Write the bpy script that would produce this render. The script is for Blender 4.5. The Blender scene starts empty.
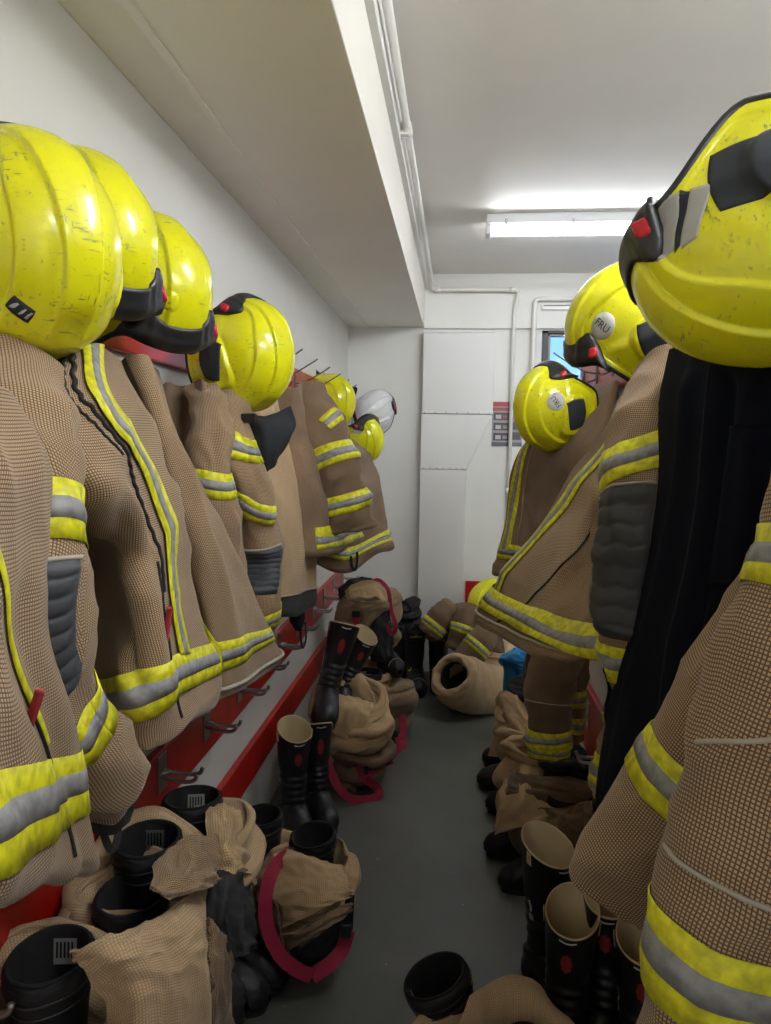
import bpy, bmesh, math, random
import numpy as np
from mathutils import Vector, Matrix, noise

scene = bpy.context.scene
COL = scene.collection
PI = math.pi

# ------------------------------------------------------------------ camera
CAM_H, FOCAL = 1.55, 740.0
YAW, PITCH, ROLL = math.radians(5.577), math.radians(4.802), 0.016
_f = Vector((-math.sin(YAW) * math.cos(PITCH), math.cos(YAW) * math.cos(PITCH), -math.sin(PITCH)))
_r0 = Vector((math.cos(YAW), math.sin(YAW), 0.0))
_u0 = _r0.cross(_f)
CAM_R = _r0 * math.cos(ROLL) + _u0 * math.sin(ROLL)
CAM_U = _u0 * math.cos(ROLL) - _r0 * math.sin(ROLL)
CAM_F = _f
CAM_O = Vector((0, 0, CAM_H))
cam_data = bpy.data.cameras.new('camera')
cam = bpy.data.objects.new('camera', cam_data)
COL.objects.link(cam)
cam.matrix_world = Matrix(((CAM_R.x, CAM_U.x, -CAM_F.x, 0), (CAM_R.y, CAM_U.y, -CAM_F.y, 0),
                           (CAM_R.z, CAM_U.z, -CAM_F.z, CAM_H), (0, 0, 0, 1)))
cam_data.sensor_fit = 'VERTICAL'
cam_data.sensor_height = 24.0
cam_data.lens = FOCAL / 1024.0 * 24.0
cam_data.clip_start = 0.02
cam_data.dof.use_dof = False
scene.camera = cam

# ------------------------------------------------------------------ world, exposure
world = bpy.data.worlds.new('outside_sky')
scene.world = world
world.use_nodes = True
_bg = world.node_tree.nodes['Background']
_bg.inputs[0].default_value = (0.22, 0.45, 0.95, 1)
_bg.inputs[1].default_value = 1.0
scene.view_settings.view_transform = 'Standard'
scene.view_settings.look = 'None'
scene.view_settings.gamma = 1.0
scene.view_settings.use_curve_mapping = False
scene.view_settings.exposure = 0.95
TUBE_POWER = 120.0
scene.cycles.use_denoising = True
scene.cycles.max_bounces = 8
scene.cycles.diffuse_bounces = 5


def P(px, py, x=None, y=None, z=None):
    """A point of the room that the photograph shows at (px, py), at a measured x, depth y or height z."""
    d = CAM_R * ((px - 385.5) / FOCAL) - CAM_U * ((py - 512.0) / FOCAL) + CAM_F
    if x is not None: t = x / d.x
    elif y is not None: t = y / d.y
    else: t = (z - CAM_H) / d.z
    return CAM_O + d * t


# ------------------------------------------------------------------ scene helpers
def tag(o, label=None, cat=None, group=None, kind=None):
    if label: o['label'] = label
    if cat: o['category'] = cat
    if group: o['group'] = group
    if kind: o['kind'] = kind
    return o


def empty(name, loc=(0, 0, 0), rot=None):
    o = bpy.data.objects.new(name, None)
    COL.objects.link(o)
    o.empty_display_size = 0.05
    o.matrix_world = Matrix.Translation(Vector(loc)) @ (rot.to_4x4() if rot is not None else Matrix())
    return o


def link(name, me, parent=None, local=False):
    """Links a mesh as an object; with local=False the mesh is in room coordinates and stays there under its parent."""
    o = bpy.data.objects.new(name, me)
    COL.objects.link(o)
    if parent is not None:
        o.parent = parent
        if not local:
            m = Matrix()
            q = parent
            while q is not None:
                m = q.matrix_basis @ m if q.parent is None else q.matrix_parent_inverse @ q.matrix_basis @ m
                q = q.parent
            o.matrix_parent_inverse = m.inverted()
    return o


def mesh(name, verts, faces, mat, parent=None, local=False, uvs=None, smooth=True):
    me = bpy.data.meshes.new(name)
    me.from_pydata([tuple(v) for v in verts], [], [tuple(f) for f in faces])
    if uvs is not None:
        lay = me.uv_layers.new(name='UVMap')
        idx = np.empty(len(me.loops), dtype=np.int32)
        me.loops.foreach_get('vertex_index', idx)
        lay.data.foreach_set('uv', np.asarray(uvs, dtype=np.float32)[idx].ravel())
    if mat is not None: me.materials.append(mat)
    if smooth: me.polygons.foreach_set('use_smooth', [True] * len(me.polygons))
    me.update()
    return link(name, me, parent, local)


def bm_obj(name, bm, mat, parent=None, local=False, smooth=False):
    me = bpy.data.meshes.new(name)
    bmesh.ops.recalc_face_normals(bm, faces=bm.faces[:])
    bm.to_mesh(me)
    bm.free()
    if mat is not None: me.materials.append(mat)
    if smooth: me.polygons.foreach_set('use_smooth', [True] * len(me.polygons))
    return link(name, me, parent, local)


def add_box(bm, lo, hi, bev=0.0, mtx=None):
    r = bmesh.ops.create_cube(bm, size=1.0)
    vs = r['verts']
    lo, hi = Vector(lo), Vector(hi)
    for v in vs:
        v.co = Vector(((lo.x + hi.x) / 2 + v.co.x * (hi.x - lo.x), (lo.y + hi.y) / 2 + v.co.y * (hi.y - lo.y),
                       (lo.z + hi.z) / 2 + v.co.z * (hi.z - lo.z)))
    if bev > 0:
        es = list({e for v in vs for e in v.link_edges})
        r2 = bmesh.ops.bevel(bm, geom=es, offset=bev, segments=2, affect='EDGES', profile=0.5)
        vs = list({v for f in r2['faces'] for v in f.verts} | {v for v in vs if v.is_valid})
    if mtx is not None:
        bmesh.ops.transform(bm, matrix=mtx, verts=[v for v in vs if v.is_valid])
    return bm


def box(name, lo, hi, mat, parent=None, bev=0.0, local=False, mtx=None):
    return bm_obj(name, add_box(bmesh.new(), lo, hi, bev, mtx), mat, parent, local)


def prism(name, pts, y0, y1, mat, parent=None, axis='y', bev=0.0):
    """A flat outline (two coordinates) pulled from y0 to y1 along an axis."""
    bm = bmesh.new()
    def mk(a, b, c):
        return {'y': (a, c, b), 'x': (c, a, b), 'z': (a, b, c)}[axis]
    f0 = [bm.verts.new(mk(a, b, y0)) for a, b in pts]
    f1 = [bm.verts.new(mk(a, b, y1)) for a, b in pts]
    n = len(pts)
    bm.faces.new(f0); bm.faces.new(f1[::-1])
    for i in range(n):
        bm.faces.new((f0[i], f0[(i + 1) % n], f1[(i + 1) % n], f1[i]))
    if bev > 0:
        bmesh.ops.bevel(bm, geom=bm.edges[:], offset=bev, segments=2, affect='EDGES', profile=0.5)
    return bm_obj(name, bm, mat, parent)


def smooth_path(pts, n=8, closed=False):
    pts = [Vector(p) for p in pts]
    if len(pts) < 3: return pts
    out, m = [], len(pts)
    segs = m if closed else m - 1
    for i in range(segs):
        if closed: a, b, c, d = pts[(i - 1) % m], pts[i], pts[(i + 1) % m], pts[(i + 2) % m]
        else: a, b, c, d = pts[max(i - 1, 0)], pts[i], pts[i + 1], pts[min(i + 2, m - 1)]
        for k in range(n):
            t = k / n
            out.append(0.5 * ((2 * b) + (c - a) * t + (2 * a - 5 * b + 4 * c - d) * t * t + (3 * b - a - 3 * c + d) * t ** 3))
    if not closed: out.append(pts[-1])
    return out


def tube_geo(path, r, seg=8, closed=False, ry=None, caps=True):
    """Vertices and faces of a round (or flat, with ry) tube along a path, frames carried along."""
    path = [Vector(p) for p in path]
    n = len(path)
    verts, faces = [], []
    t0 = (path[1] - path[0]).normalized()
    nn = t0.orthogonal().normalized()
    if abs(t0.z) < 0.9:
        nn = t0.cross(Vector((0, 0, 1))).normalized()
    for i, p in enumerate(path):
        if closed: t = (path[(i + 1) % n] - path[i - 1]).normalized()
        else: t = (path[min(i + 1, n - 1)] - path[max(i - 1, 0)]).normalized()
        nn = (nn - t * nn.dot(t)).normalized()
        b = t.cross(nn)
        rr = r[i] if hasattr(r, '__len__') else r
        r2 = rr if ry is None else ry
        for k in range(seg):
            a = 2 * PI * k / seg
            verts.append(p + nn * (math.cos(a) * rr) + b * (math.sin(a) * r2))
    for i in range(n if closed else n - 1):
        for k in range(seg):
            a, b2 = i * seg + k, i * seg + (k + 1) % seg
            c, d = ((i + 1) % n) * seg + (k + 1) % seg, ((i + 1) % n) * seg + k
            faces.append((a, b2, c, d))
    if not closed and caps:
        faces.append(tuple(range(seg))[::-1])
        faces.append(tuple(range((n - 1) * seg, n * seg)))
    return verts, faces


def tube(name, path, r, mat, parent=None, seg=8, closed=False, ry=None, local=False):
    v, f = tube_geo(path, r, seg, closed, ry)
    return mesh(name, v, f, mat, parent, local)


def strap(name, pts, width, mat, parent=None, thick=0.0025, n=8, up=None, local=False, twist=None):
    """A flat webbing strap along a smooth path; up is the direction its broad face looks."""
    path = smooth_path(pts, n)
    verts, faces, uvs = [], [], []
    L = 0.0
    for i, p in enumerate(path):
        t = (path[min(i + 1, len(path) - 1)] - path[max(i - 1, 0)]).normalized()
        if up is None: u = Vector((0, 0, 1))
        elif isinstance(up, list): 
            k = i / (len(path) - 1) * (len(up) - 1); j = min(int(k), len(up) - 2)
            u = Vector(up[j]).lerp(Vector(up[j + 1]), k - j)
        else: u = Vector(up)
        s = t.cross(u)
        if s.length < 1e-4: s = t.orthogonal()
        s.normalize()
        u = s.cross(t).normalized()
        if i: L += (p - path[i - 1]).length
        for a, b in ((-1, 1), (1, 1), (1, -1), (-1, -1)):
            verts.append(p + s * (a * width / 2) + u * (b * thick / 2))
            uvs.append((a * width / 2, L))
    m = len(path)
    for i in range(m - 1):
        for k in range(4):
            faces.append((i * 4 + k, i * 4 + (k + 1) % 4, (i + 1) * 4 + (k + 1) % 4, (i + 1) * 4 + k))
    faces.append((3, 2, 1, 0)); faces.append(tuple(range((m - 1) * 4, m * 4)))
    return mesh(name, verts, faces, mat, parent, local, uvs, smooth=False)
# ------------------------------------------------------------------ materials
def lin(r, g, b):
    def c(v):
        v /= 255.0
        return v / 12.92 if v <= 0.04045 else ((v + 0.055) / 1.055) ** 2.4
    return (c(r), c(g), c(b), 1.0)


class NT:
    def __init__(s, name):
        s.m = bpy.data.materials.new(name)
        s.m.use_nodes = True
        s.t = s.m.node_tree
        s.b = s.t.nodes['Principled BSDF']
    def n(s, typ, **kw):
        nd = s.t.nodes.new(typ)
        for k, v in kw.items():
            if k.startswith('i_'):
                key = k[2:]
                key = int(key) if key.isdigit() else key
                nd.inputs[key].default_value = v
            else: setattr(nd, k, v)
        return nd
    def l(s, a, b): s.t.links.new(a, b)
    def math(s, op, a, b=None, c=None):
        nd = s.n('ShaderNodeMath', operation=op)
        for i, v in enumerate((a, b, c)):
            if v is None: continue
            if isinstance(v, (int, float)): nd.inputs[i].default_value = v
            else: s.l(v, nd.inputs[i])
        return nd.outputs[0]
    def mix(s, fac, a, b, blend='MIX'):
        nd = s.n('ShaderNodeMix', data_type='RGBA', blend_type=blend)
        for sock, v in ((nd.inputs[0], fac), (nd.inputs[6], a), (nd.inputs[7], b)):
            if isinstance(v, (int, float)): sock.default_value = v
            elif isinstance(v, tuple): sock.default_value = v
            else: s.l(v, sock)
        return nd.outputs[2]
    def ramp(s, fac, stops):
        nd = s.n('ShaderNodeValToRGB')
        e = nd.color_ramp.elements
        e[0].position, e[0].color = stops[0][0], stops[0][1]
        e[1].position, e[1].color = stops[-1][0], stops[-1][1]
        for p, c in stops[1:-1]:
            x = e.new(p); x.color = c
        s.l(fac, nd.inputs[0])
        return nd.outputs[0]
    def noise(s, vec, scale, detail=3.0, rough=0.5):
        nd = s.n('ShaderNodeTexNoise', i_Scale=scale, i_Detail=detail, i_Roughness=rough)
        if vec is not None: s.l(vec, nd.inputs['Vector'])
        return nd.outputs[0]
    def coord(s, kind='Object'):
        return s.n('ShaderNodeTexCoord').outputs[kind]
    def bump(s, h, strength=0.3, dist=0.002):
        nd = s.n('ShaderNodeBump', i_Strength=strength, i_Distance=dist)
        s.l(h, nd.inputs['Height'])
        s.l(nd.outputs[0], s.b.inputs['Normal'])
    def col(s, v):
        if isinstance(v, tuple): s.b.inputs['Base Color'].default_value = v
        else: s.l(v, s.b.inputs['Base Color'])
        return s
    def set(s, **kw):
        for k, v in kw.items(): s.b.inputs[k.replace('_', ' ')].default_value = v
        return s


W1, W0 = (1, 1, 1, 1), (0, 0, 0, 1)


def paint(name, c, rough=0.5, mottle=0.06, bump=0.15, scale=3.0):
    k = NT(name)
    o = k.coord()
    f = k.noise(o, scale, 5)
    dark = tuple(v * (1 - mottle * 2.2) for v in c[:3]) + (1,)
    k.col(k.mix(k.ramp(f, [(0.3, W0), (0.7, W1)]), dark, c))
    k.set(Roughness=rough)
    k.bump(k.noise(o, 90, 4), bump, 0.001)
    return k.m


def plain(name, c, rough=0.5, metal=0.0, bump=0.0, bscale=200, **kw):
    k = NT(name)
    k.col(c).set(Roughness=rough, Metallic=metal, **kw)
    if bump: k.bump(k.noise(k.coord(), bscale, 3), bump, 0.001)
    return k.m


def weave(name, c_hi, c_lo, cell=0.0052, line=0.42, rough=0.95, dirt=0.25, bump=0.35, ripstop=None):
    """Woven turnout cloth: pale checks parted by darker threads, in metres of cloth (UV)."""
    k = NT(name)
    uv = k.n('ShaderNodeUVMap').outputs[0]
    sep = k.n('ShaderNodeSeparateXYZ')
    k.l(uv, sep.inputs[0])
    hs = []
    for ax in (0, 1):
        a = k.math('MULTIPLY', sep.outputs[ax], 2 * PI / cell)
        hs.append(k.math('MULTIPLY_ADD', k.math('SINE', a), 0.5, 0.5))
    m = k.math('MINIMUM', hs[0], hs[1])
    f = k.ramp(m, [(max(line - 0.25, 0.0), W0), (line + 0.18, W1)])
    big = k.noise(k.coord(), 5.0, 4)
    base = k.mix(f, c_lo, c_hi)
    if ripstop:
        p, amt = ripstop
        r = []
        for ax in (0, 1):
            a = k.math('FRACT', k.math('MULTIPLY', sep.outputs[ax], 1.0 / p))
            r.append(k.math('LESS_THAN', a, 0.16))
        base = k.mix(k.math('MULTIPLY', k.math('MAXIMUM', r[0], r[1]), amt), base, c_lo)
    base = k.mix(k.ramp(big, [(0.38, (dirt,) * 3 + (1,)), (0.66, W0)]), base, tuple(v * 0.45 for v in c_lo[:3]) + (1,))
    k.col(base).set(Roughness=rough)
    k.b.inputs['Sheen Weight'].default_value = 0.0 if max(c_hi[:3]) < .1 else 0.12
    if max(c_hi[:3]) < .1: k.set(Specular_IOR_Level=0.1)
    h = k.math('ADD', k.math('MULTIPLY', m, 0.6), k.noise(k.coord(), 60, 3))
    k.bump(h, bump, 0.0016)
    return k.m


def helmet_mat(name, base, dirt_c, amount=1.0):
    k = NT(name)
    o = k.coord()
    rnd = k.n('ShaderNodeObjectInfo').outputs['Random']
    off = k.n('ShaderNodeVectorMath', operation='ADD')
    k.l(o, off.inputs[0])
    cmb = k.n('ShaderNodeCombineXYZ')
    for i in range(3): k.l(k.math('MULTIPLY', rnd, 7.0 + 3 * i), cmb.inputs[i])
    k.l(cmb.outputs[0], off.inputs[1])
    v = off.outputs[0]
    # scratches: thin streaks of stretched noise, only inside scuffed patches
    mp = k.n('ShaderNodeMapping'); mp.inputs['Scale'].default_value = (30, 230, 90); mp.inputs['Rotation'].default_value = (0.5, 0.4, 0.7)
    k.l(v, mp.inputs[0])
    s1 = k.ramp(k.noise(mp.outputs[0], 1.0, 3, 0.6), [(0.60, W0), (0.68, W1)])
    mp2 = k.n('ShaderNodeMapping'); mp2.inputs['Scale'].default_value = (160, 45, 40); mp2.inputs['Rotation'].default_value = (0.9, 0.2, -0.5)
    k.l(v, mp2.inputs[0])
    s2 = k.ramp(k.noise(mp2.outputs[0], 1.0, 3, 0.6), [(0.63, W0), (0.69, W1)])
    patch = k.ramp(k.noise(v, 11, 3), [(0.44, W0), (0.58, W1)])
    specks = k.ramp(k.noise(v, 95, 2, 0.7), [(0.66, W0), (0.72, W1)])
    sc = k.math('MULTIPLY', k.math('MAXIMUM', s1, s2), patch)
    sc = k.math('MAXIMUM', sc, k.math('MULTIPLY', specks, 0.6))
    haze = k.ramp(k.noise(v, 16, 4), [(0.45, W0), (0.75, (0.30, 0.30, 0.30, 1))])
    c = k.mix(haze, base, tuple(v * 0.72 for v in base[:3]) + (1,))
    c = k.mix(k.math('MULTIPLY', sc, 0.75 * amount), c, dirt_c)
    k.col(c)
    rr = k.n('ShaderNodeMapRange', i_3=0.22, i_4=0.55)
    k.l(sc, rr.inputs[0]); k.l(rr.outputs[0], k.b.inputs['Roughness'])
    k.set(Coat_Weight=0.25, Coat_Roughness=0.15)
    k.bump(k.noise(v, 40, 2), 0.03, 0.001)
    return k.m


M = {}
M['wall'] = paint('white_wall_paint', lin(228, 227, 223), 0.55, 0.025, 0.12)
M['ceil'] = paint('ceiling_paint', lin(240, 236, 230), 0.6, 0.02, 0.08)
M['beam'] = paint('beam_paint', lin(240, 236, 228), 0.5, 0.02, 0.06)
M['duct'] = paint('duct_paint', lin(226, 225, 223), 0.4, 0.015, 0.05)
M['pipe'] = plain('pipe_paint', lin(228, 226, 220), 0.35)
M['red'] = paint('red_gloss_paint', lin(186, 26, 20), 0.32, 0.12, 0.1, 9.0)
M['steel'] = plain('worn_steel', (0.42, 0.41, 0.40, 1), 0.35, 1.0, 0.1, 120)
M['darksteel'] = plain('dull_steel', (0.16, 0.155, 0.15, 1), 0.5, 0.8, 0.1, 120)
M['yellow'] = helmet_mat('yellow_helmet_paint', (0.80, 0.78, 0.010, 1), (0.09, 0.085, 0.03, 1))
M['whiteshell'] = helmet_mat('white_helmet_paint', (0.72, 0.73, 0.75, 1), (0.2, 0.2, 0.2, 1), 0.4)
M['black_plastic'] = plain('black_plastic', (0.018, 0.018, 0.020, 1), 0.42, 0, 0.15, 300)
M['patch'] = plain('dark_grey_patch', (0.020, 0.024, 0.030, 1), 0.7)
M['trim'] = plain('black_rubber_edge', (0.012, 0.012, 0.013, 1), 0.5)
M['nomex'] = plain('black_cloth', (0.010, 0.011, 0.014, 1), 0.9, 0, 0.4, 160)
M['knit'] = plain('black_knit', (0.013, 0.013, 0.015, 1), 0.95, 0, 0.6, 320)
M['redbutton'] = plain('red_button', lin(200, 30, 45), 0.35)
M['refl'] = plain('grey_reflective_sheet', lin(176, 176, 168), 0.45)
M['sticker'] = paint('round_sticker', lin(205, 204, 196), 0.5, 0.1, 0.05, 60)
M['ink'] = plain('black_ink', (0.02, 0.02, 0.02, 1), 0.6)
M['brown'] = weave('brown_turnout_weave', lin(198, 166, 126), lin(96, 77, 60), 0.0037, 0.35)
M['brown_dark'] = weave('dirty_brown_weave', lin(172, 142, 110), lin(96, 76, 60), 0.0038, 0.34, dirt=0.5)
M['tan'] = weave('tan_lining_weave', lin(214, 183, 138), lin(158, 129, 92), 0.0060, 0.23, dirt=0.25, bump=0.45)
M['tan_pale'] = weave('pale_tan_lining', lin(216, 186, 146), lin(166, 138, 104), 0.0055, 0.20, dirt=0.3, bump=0.4, ripstop=(0.016, 0.22))
M['navy'] = weave('navy_cloth', (0.0065, 0.0082, 0.0155, 1), (0.004, 0.005, 0.010, 1), 0.0022, 0.3, dirt=0.2, bump=0.2)
M['pad'] = plain('grey_elbow_leather', (0.040, 0.043, 0.051, 1), 0.62, 0, 0.35, 120)
M['hem_grey'] = plain('dark_grey_hem', (0.018, 0.0185, 0.021, 1), 0.8, 0, 0.3, 120)
def band_mat(name, c):
    k = NT(name)
    o = k.coord()
    f = k.noise(o, 70, 4)
    k.col(k.mix(k.ramp(f, [(0.35, W0), (0.62, W1)]), tuple(v * 0.62 for v in c[:3]) + (1,), c)).set(Roughness=0.55)
    k.bump(k.noise(o, 240, 2), 0.25, 0.001)
    return k.m
M['band_y'] = band_mat('fluorescent_yellow_band', lin(226, 222, 36))
M['band_s'] = band_mat('silver_reflective_tape', lin(150, 150, 150))
M['piping'] = plain('pale_piping', lin(168, 160, 146), 0.7)
M['seam'] = plain('dark_seam', (0.018, 0.015, 0.013, 1), 0.95)
M['webbing'] = plain('crimson_webbing', lin(150, 22, 56), 0.75, 0, 0.35, 400)
M['rubber'] = plain('black_boot_rubber', (0.011, 0.0115, 0.014, 1), 0.42, 0, 0.2, 60)
M['leather'] = plain('black_boot_leather', (0.010, 0.010, 0.012, 1), 0.48, 0, 0.3, 90, Specular_IOR_Level=0.35)
M['sole'] = plain('boot_sole', (0.013, 0.013, 0.013, 1), 0.7)
M['boot_lining'] = plain('black_boot_lining', (0.006, 0.006, 0.008, 1), 0.95)
M['welly_lining'] = plain('cream_boot_lining', lin(205, 186, 148), 0.85, 0, 0.2, 90)
M['label'] = plain('white_label', lin(190, 190, 188), 0.6)
M['hi_yellow'] = plain('yellow_boot_trim', lin(205, 205, 40), 0.5)
M['roundel'] = plain('red_roundel', lin(150, 40, 48), 0.6)
M['blue'] = plain('blue_cloth', lin(30, 125, 180), 0.8, 0, 0.3, 90)
M['bag'] = plain('black_bag_cloth', (0.012, 0.012, 0.014, 1), 0.6, 0, 0.5, 120)
M['metal_buckle'] = plain('black_buckle', (0.015, 0.015, 0.016, 1), 0.35)
M['white_plastic'] = plain('white_plastic', lin(225, 226, 228), 0.4)
M['winframe'] = plain('dark_window_frame', (0.03, 0.03, 0.033, 1), 0.5)


def floor_mat():
    k = NT('dark_vinyl_floor')
    o = k.coord()
    base = k.mix(k.ramp(k.noise(o, 2.2, 5), [(0.3, W0), (0.7, W1)]), lin(82, 83, 77), lin(100, 101, 94))
    base = k.mix(k.math('MULTIPLY', k.ramp(k.noise(o, 260, 2), [(0.45, W0), (0.7, W1)]), 0.35), base, lin(112, 112, 102))
    mp = k.n('ShaderNodeMapping'); mp.inputs['Scale'].default_value = (46, 70, 1); k.l(o, mp.inputs[0])
    sp = k.ramp(k.noise(mp.outputs[0], 1.0, 1, 0.4), [(0.79, W0), (0.81, W1)])
    base = k.mix(k.math('MULTIPLY', sp, 0.7), base, lin(170, 170, 160))
    k.col(base)
    rr = k.n('ShaderNodeMapRange', i_3=0.34, i_4=0.55)
    k.l(k.noise(o, 6, 4), rr.inputs[0]); k.l(rr.outputs[0], k.b.inputs['Roughness'])
    k.bump(k.noise(o, 300, 3), 0.12, 0.001)
    return k.m
M['floor'] = floor_mat()


def glass_mat():
    k = NT('window_glass')
    k.col((0.9, 0.95, 1, 1)).set(Roughness=0.02, Transmission_Weight=1.0, IOR=1.1)
    return k.m
M['glass'] = glass_mat()
def tube_mat(f):
    k = NT('lit_fluorescent_tube')
    k.b.inputs['Emission Color'].default_value = (0.96, 1.0, 1.03, 1)
    k.b.inputs['Emission Strength'].default_value = TUBE_POWER * f
    return k.m
M['tube'] = tube_mat(1.35)
M['tube_dim'] = tube_mat(.3)  # far tube set weaker than the others to soften the bright ceiling patch
def diff_mat():
    k = NT('clear_diffuser')
    k.col((.9, .92, .94, 1)).set(Roughness=0.2, Alpha=0.22)
    return k.m
M['diffuser'] = diff_mat()
# ------------------------------------------------------------------ the room
def struct(name, lo, hi, mat, bev=0.0):
    return tag(box(name, lo, hi, mat, None, bev), kind='structure')

XL, XR, YB, YF, ZC = -0.79, 2.3, 5.2, -1.6, 2.75
struct('floor', (XL - .1, YF - .1, -.1), (XR + .1, YB + .1, 0), M['floor'])
struct('ceiling', (XL - .1, YF - .1, ZC), (XR + .1, YB + .1, ZC + .1), M['ceil'])
struct('wall_left', (XL - .1, YF - .1, 0), (XL, YB + .1, ZC), M['wall'])
struct('wall_right', (XR, YF - .1, 0), (XR + .1, YB + .1, ZC), M['wall'])
struct('wall_front', (XL, YF - .1, 0), (XR, YF, ZC), M['wall'])
wx0, wx1, wz0, wz1 = .545, 1.25, 1.85, 2.375
bm = bmesh.new()
add_box(bm, (XL, YB, 0), (wx0, YB + .1, ZC)); add_box(bm, (wx1, YB, 0), (XR, YB + .1, ZC))
add_box(bm, (wx0, YB, 0), (wx1, YB + .1, wz0)); add_box(bm, (wx0, YB, wz1), (wx1, YB + .1, ZC))
tag(bm_obj('wall_back', bm, M['wall']), kind='structure')
# the boxed-in beam along the left wall, its thin trunking and the soffit over the back wall
struct('trim_1', (XL, YF, 2.40), (-.26, YB, ZC), M['beam'], 0.003)
struct('trim_2', (-.664, YF, 2.392), (-.646, YB, 2.402), M['beam'], 0.002)
struct('trim_3', (-.26, YB - .03, 2.385), (XR, YB, ZC), M['wall'], 0.003)
struct('trim_4', (-.262, YF, 2.655), (-.236, YB - .03, ZC), M['wall'], 0.003)
# red boards fixed to the walls
struct('trim_5', (XL, -.6, .265), (-.765, 4.4, .405), M['red'], 0.004)
struct('trim_6', (.068, YB - .022, .47), (1.6, YB, .64), M['red'], 0.003)
# window
w = bpy.data.objects.new('window_1', None); COL.objects.link(w); w.location = (.9, YB, wz0)
tag(w, kind='structure')
def bar(name, lo, hi, m='winframe'):
    return box(name, lo, hi, M[m], w, 0.004)
for lo, hi in (((wx0, YB - .012, wz0), (wx0 + .04, YB + .05, wz1)), ((wx1 - .04, YB - .012, wz0), (wx1, YB + .05, wz1)),
               ((wx0, YB - .012, wz1 - .022), (wx1, YB + .05, wz1)), ((wx0, YB - .012, wz0), (wx1, YB + .05, wz0 + .03))):
    bar('window_frame', lo, hi)
for lo, hi in (((wx0 + .04, YB + .005, wz0 + .03), (wx0 + .058, YB + .04, wz1 - .022)), ((wx0 + .04, YB + .005, wz1 - .04), (wx1 - .04, YB + .04, wz1 - .022))):
    bar('sash', lo, hi, 'darksteel')
box('pane', (wx0 + .058, YB + .02, wz0 + .03), (wx1 - .04, YB + .026, wz1 - .04), M['glass'], w)

# ------------------------------------------------------------------ lights
def batten(x0, x1, y, z, label, tm='tube'):
    r = empty('fluorescent_light', ((x0 + x1) / 2, y, z + .05))
    tag(r, label, 'light', 'ceiling battens')
    box('housing', (x0, y - .05, z), (x1, y + .05, z + .05), M['white_plastic'], r, 0.008)
    t = tube('lamp_tube', [(x0 + .03, y, z - .028), (x1 - .03, y, z - .028)], .013, M[tm], r, 12)
    for xx in (x0 + .012, x1 - .012):
        box('end_cap', (xx - .014, y - .045, z - .052), (xx + .014, y + .045, z), M['white_plastic'], r, 0.006)
    # trough of clear plastic below the tube
    n, rows = 10, []
    v, f = [], []
    for xx in (x0 + .026, x1 - .026):
        for k in range(n + 1):
            a = PI + PI * k / n
            v.append((xx, y + .046 * math.cos(a), z + .052 * math.sin(a)))
    for k in range(n): f.append((k, k + 1, n + 2 + k, n + 1 + k))
    mesh('diffuser', v, f, M['diffuser'], r)
    for k in range(4):
        xx = x0 + .1 + (x1 - x0 - .2) * k / 3
        box('clip', (xx - .006, y - .056, z - .012), (xx + .006, y - .049, z + .02), M['steel'], r, 0.002)
    return r
batten(.11, 1.31, 3.93, 2.70, 'lit fluorescent batten light on the ceiling above the far end of the aisle', 'tube_dim')
batten(.45, 1.65, 1.15, 2.70, 'lit fluorescent batten light on the ceiling over the right hand rack')
batten(.9, 2.1, -.4, 2.70, 'lit fluorescent batten light on the ceiling behind the viewer')

# ------------------------------------------------------------------ duct, pipes, poster
r = empty('ventilation_duct', (0, 5.1, 0)); tag(r, 'white boxed metal duct with a tapering side on the end wall', 'duct')
D0, D1 = 5.10, YB
prism('panel', [(-.258, 1.803), (.222, 1.803), (.222, 2.345), (-.258, 2.345)], D0, D1, M['duct'], r, bev=.003)
prism('panel', [(-.262, 1.425), (.056, 1.425), (.218, 1.798), (-.262, 1.798)], D0, D1, M['duct'], r, bev=.003)
prism('panel', [(-.262, .0), (.052, .0), (.052, 1.421), (-.262, 1.421)], D0, D1, M['duct'], r, bev=.003)
box('flange', (-.256, D0 - .008, 2.345), (.224, D1, 2.36), M['duct'], r, .002)
bm = bmesh.new()
for zz, x0, x1 in ((1.81, -.24, .2), (1.43, -.24, .03)):
    for k in range(7):
        xx = x0 + (x1 - x0) * k / 6
        add_box(bm, (xx - .004, D0 - .003, zz - .004), (xx + .004, D0, zz + .004), .001)
tag(bm_obj('rivet', bm, M['steel'], r), kind='stuff')

def pipe(name, pts, rad, label, brk=()):
    r = empty(name, pts[0]); tag(r, label, 'pipe')
    path = []
    for i, p in enumerate(pts):
        p = Vector(p)
        if 0 < i < len(pts) - 1:
            a, b = Vector(pts[i - 1]), Vector(pts[i + 1])
            d = min(.035, (a - p).length * .4, (b - p).length * .4)
            q0, q1 = p + (a - p).normalized() * d, p + (b - p).normalized() * d
            for k in range(6):
                t = k / 5
                path.append(q0 * (1 - t) ** 2 + p * 2 * t * (1 - t) + q1 * t * t)
        else: path.append(p)
    tube('pipe_run', path, rad, M['pipe'], r, 14)
    for a, b in brk:
        a, b = Vector(a), Vector(b)
        tube('pipe_joint', [a, b], rad * 1.28, M['pipe'], r, 14)
    return r
p = pipe('conduit_pipe', [(-.212, YF + .05, 2.70), (-.212, 5.10, 2.70), (-.206, 5.12, 2.635), (.375, 5.12, 2.632), (.35, 5.15, 2.50), (.345, 5.16, .66)], .0135,
         'white painted pipe running along the beam and down the end wall beside the duct',
         [((-.212, 2.72, 2.70), (-.212, 2.80, 2.70)), ((-.19, 5.12, 2.635), (-.15, 5.12, 2.635)), ((.31, 5.12, 2.632), (.355, 5.12, 2.632)), ((.346, 5.16, 1.30), (.3455, 5.16, 1.26))])
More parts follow.
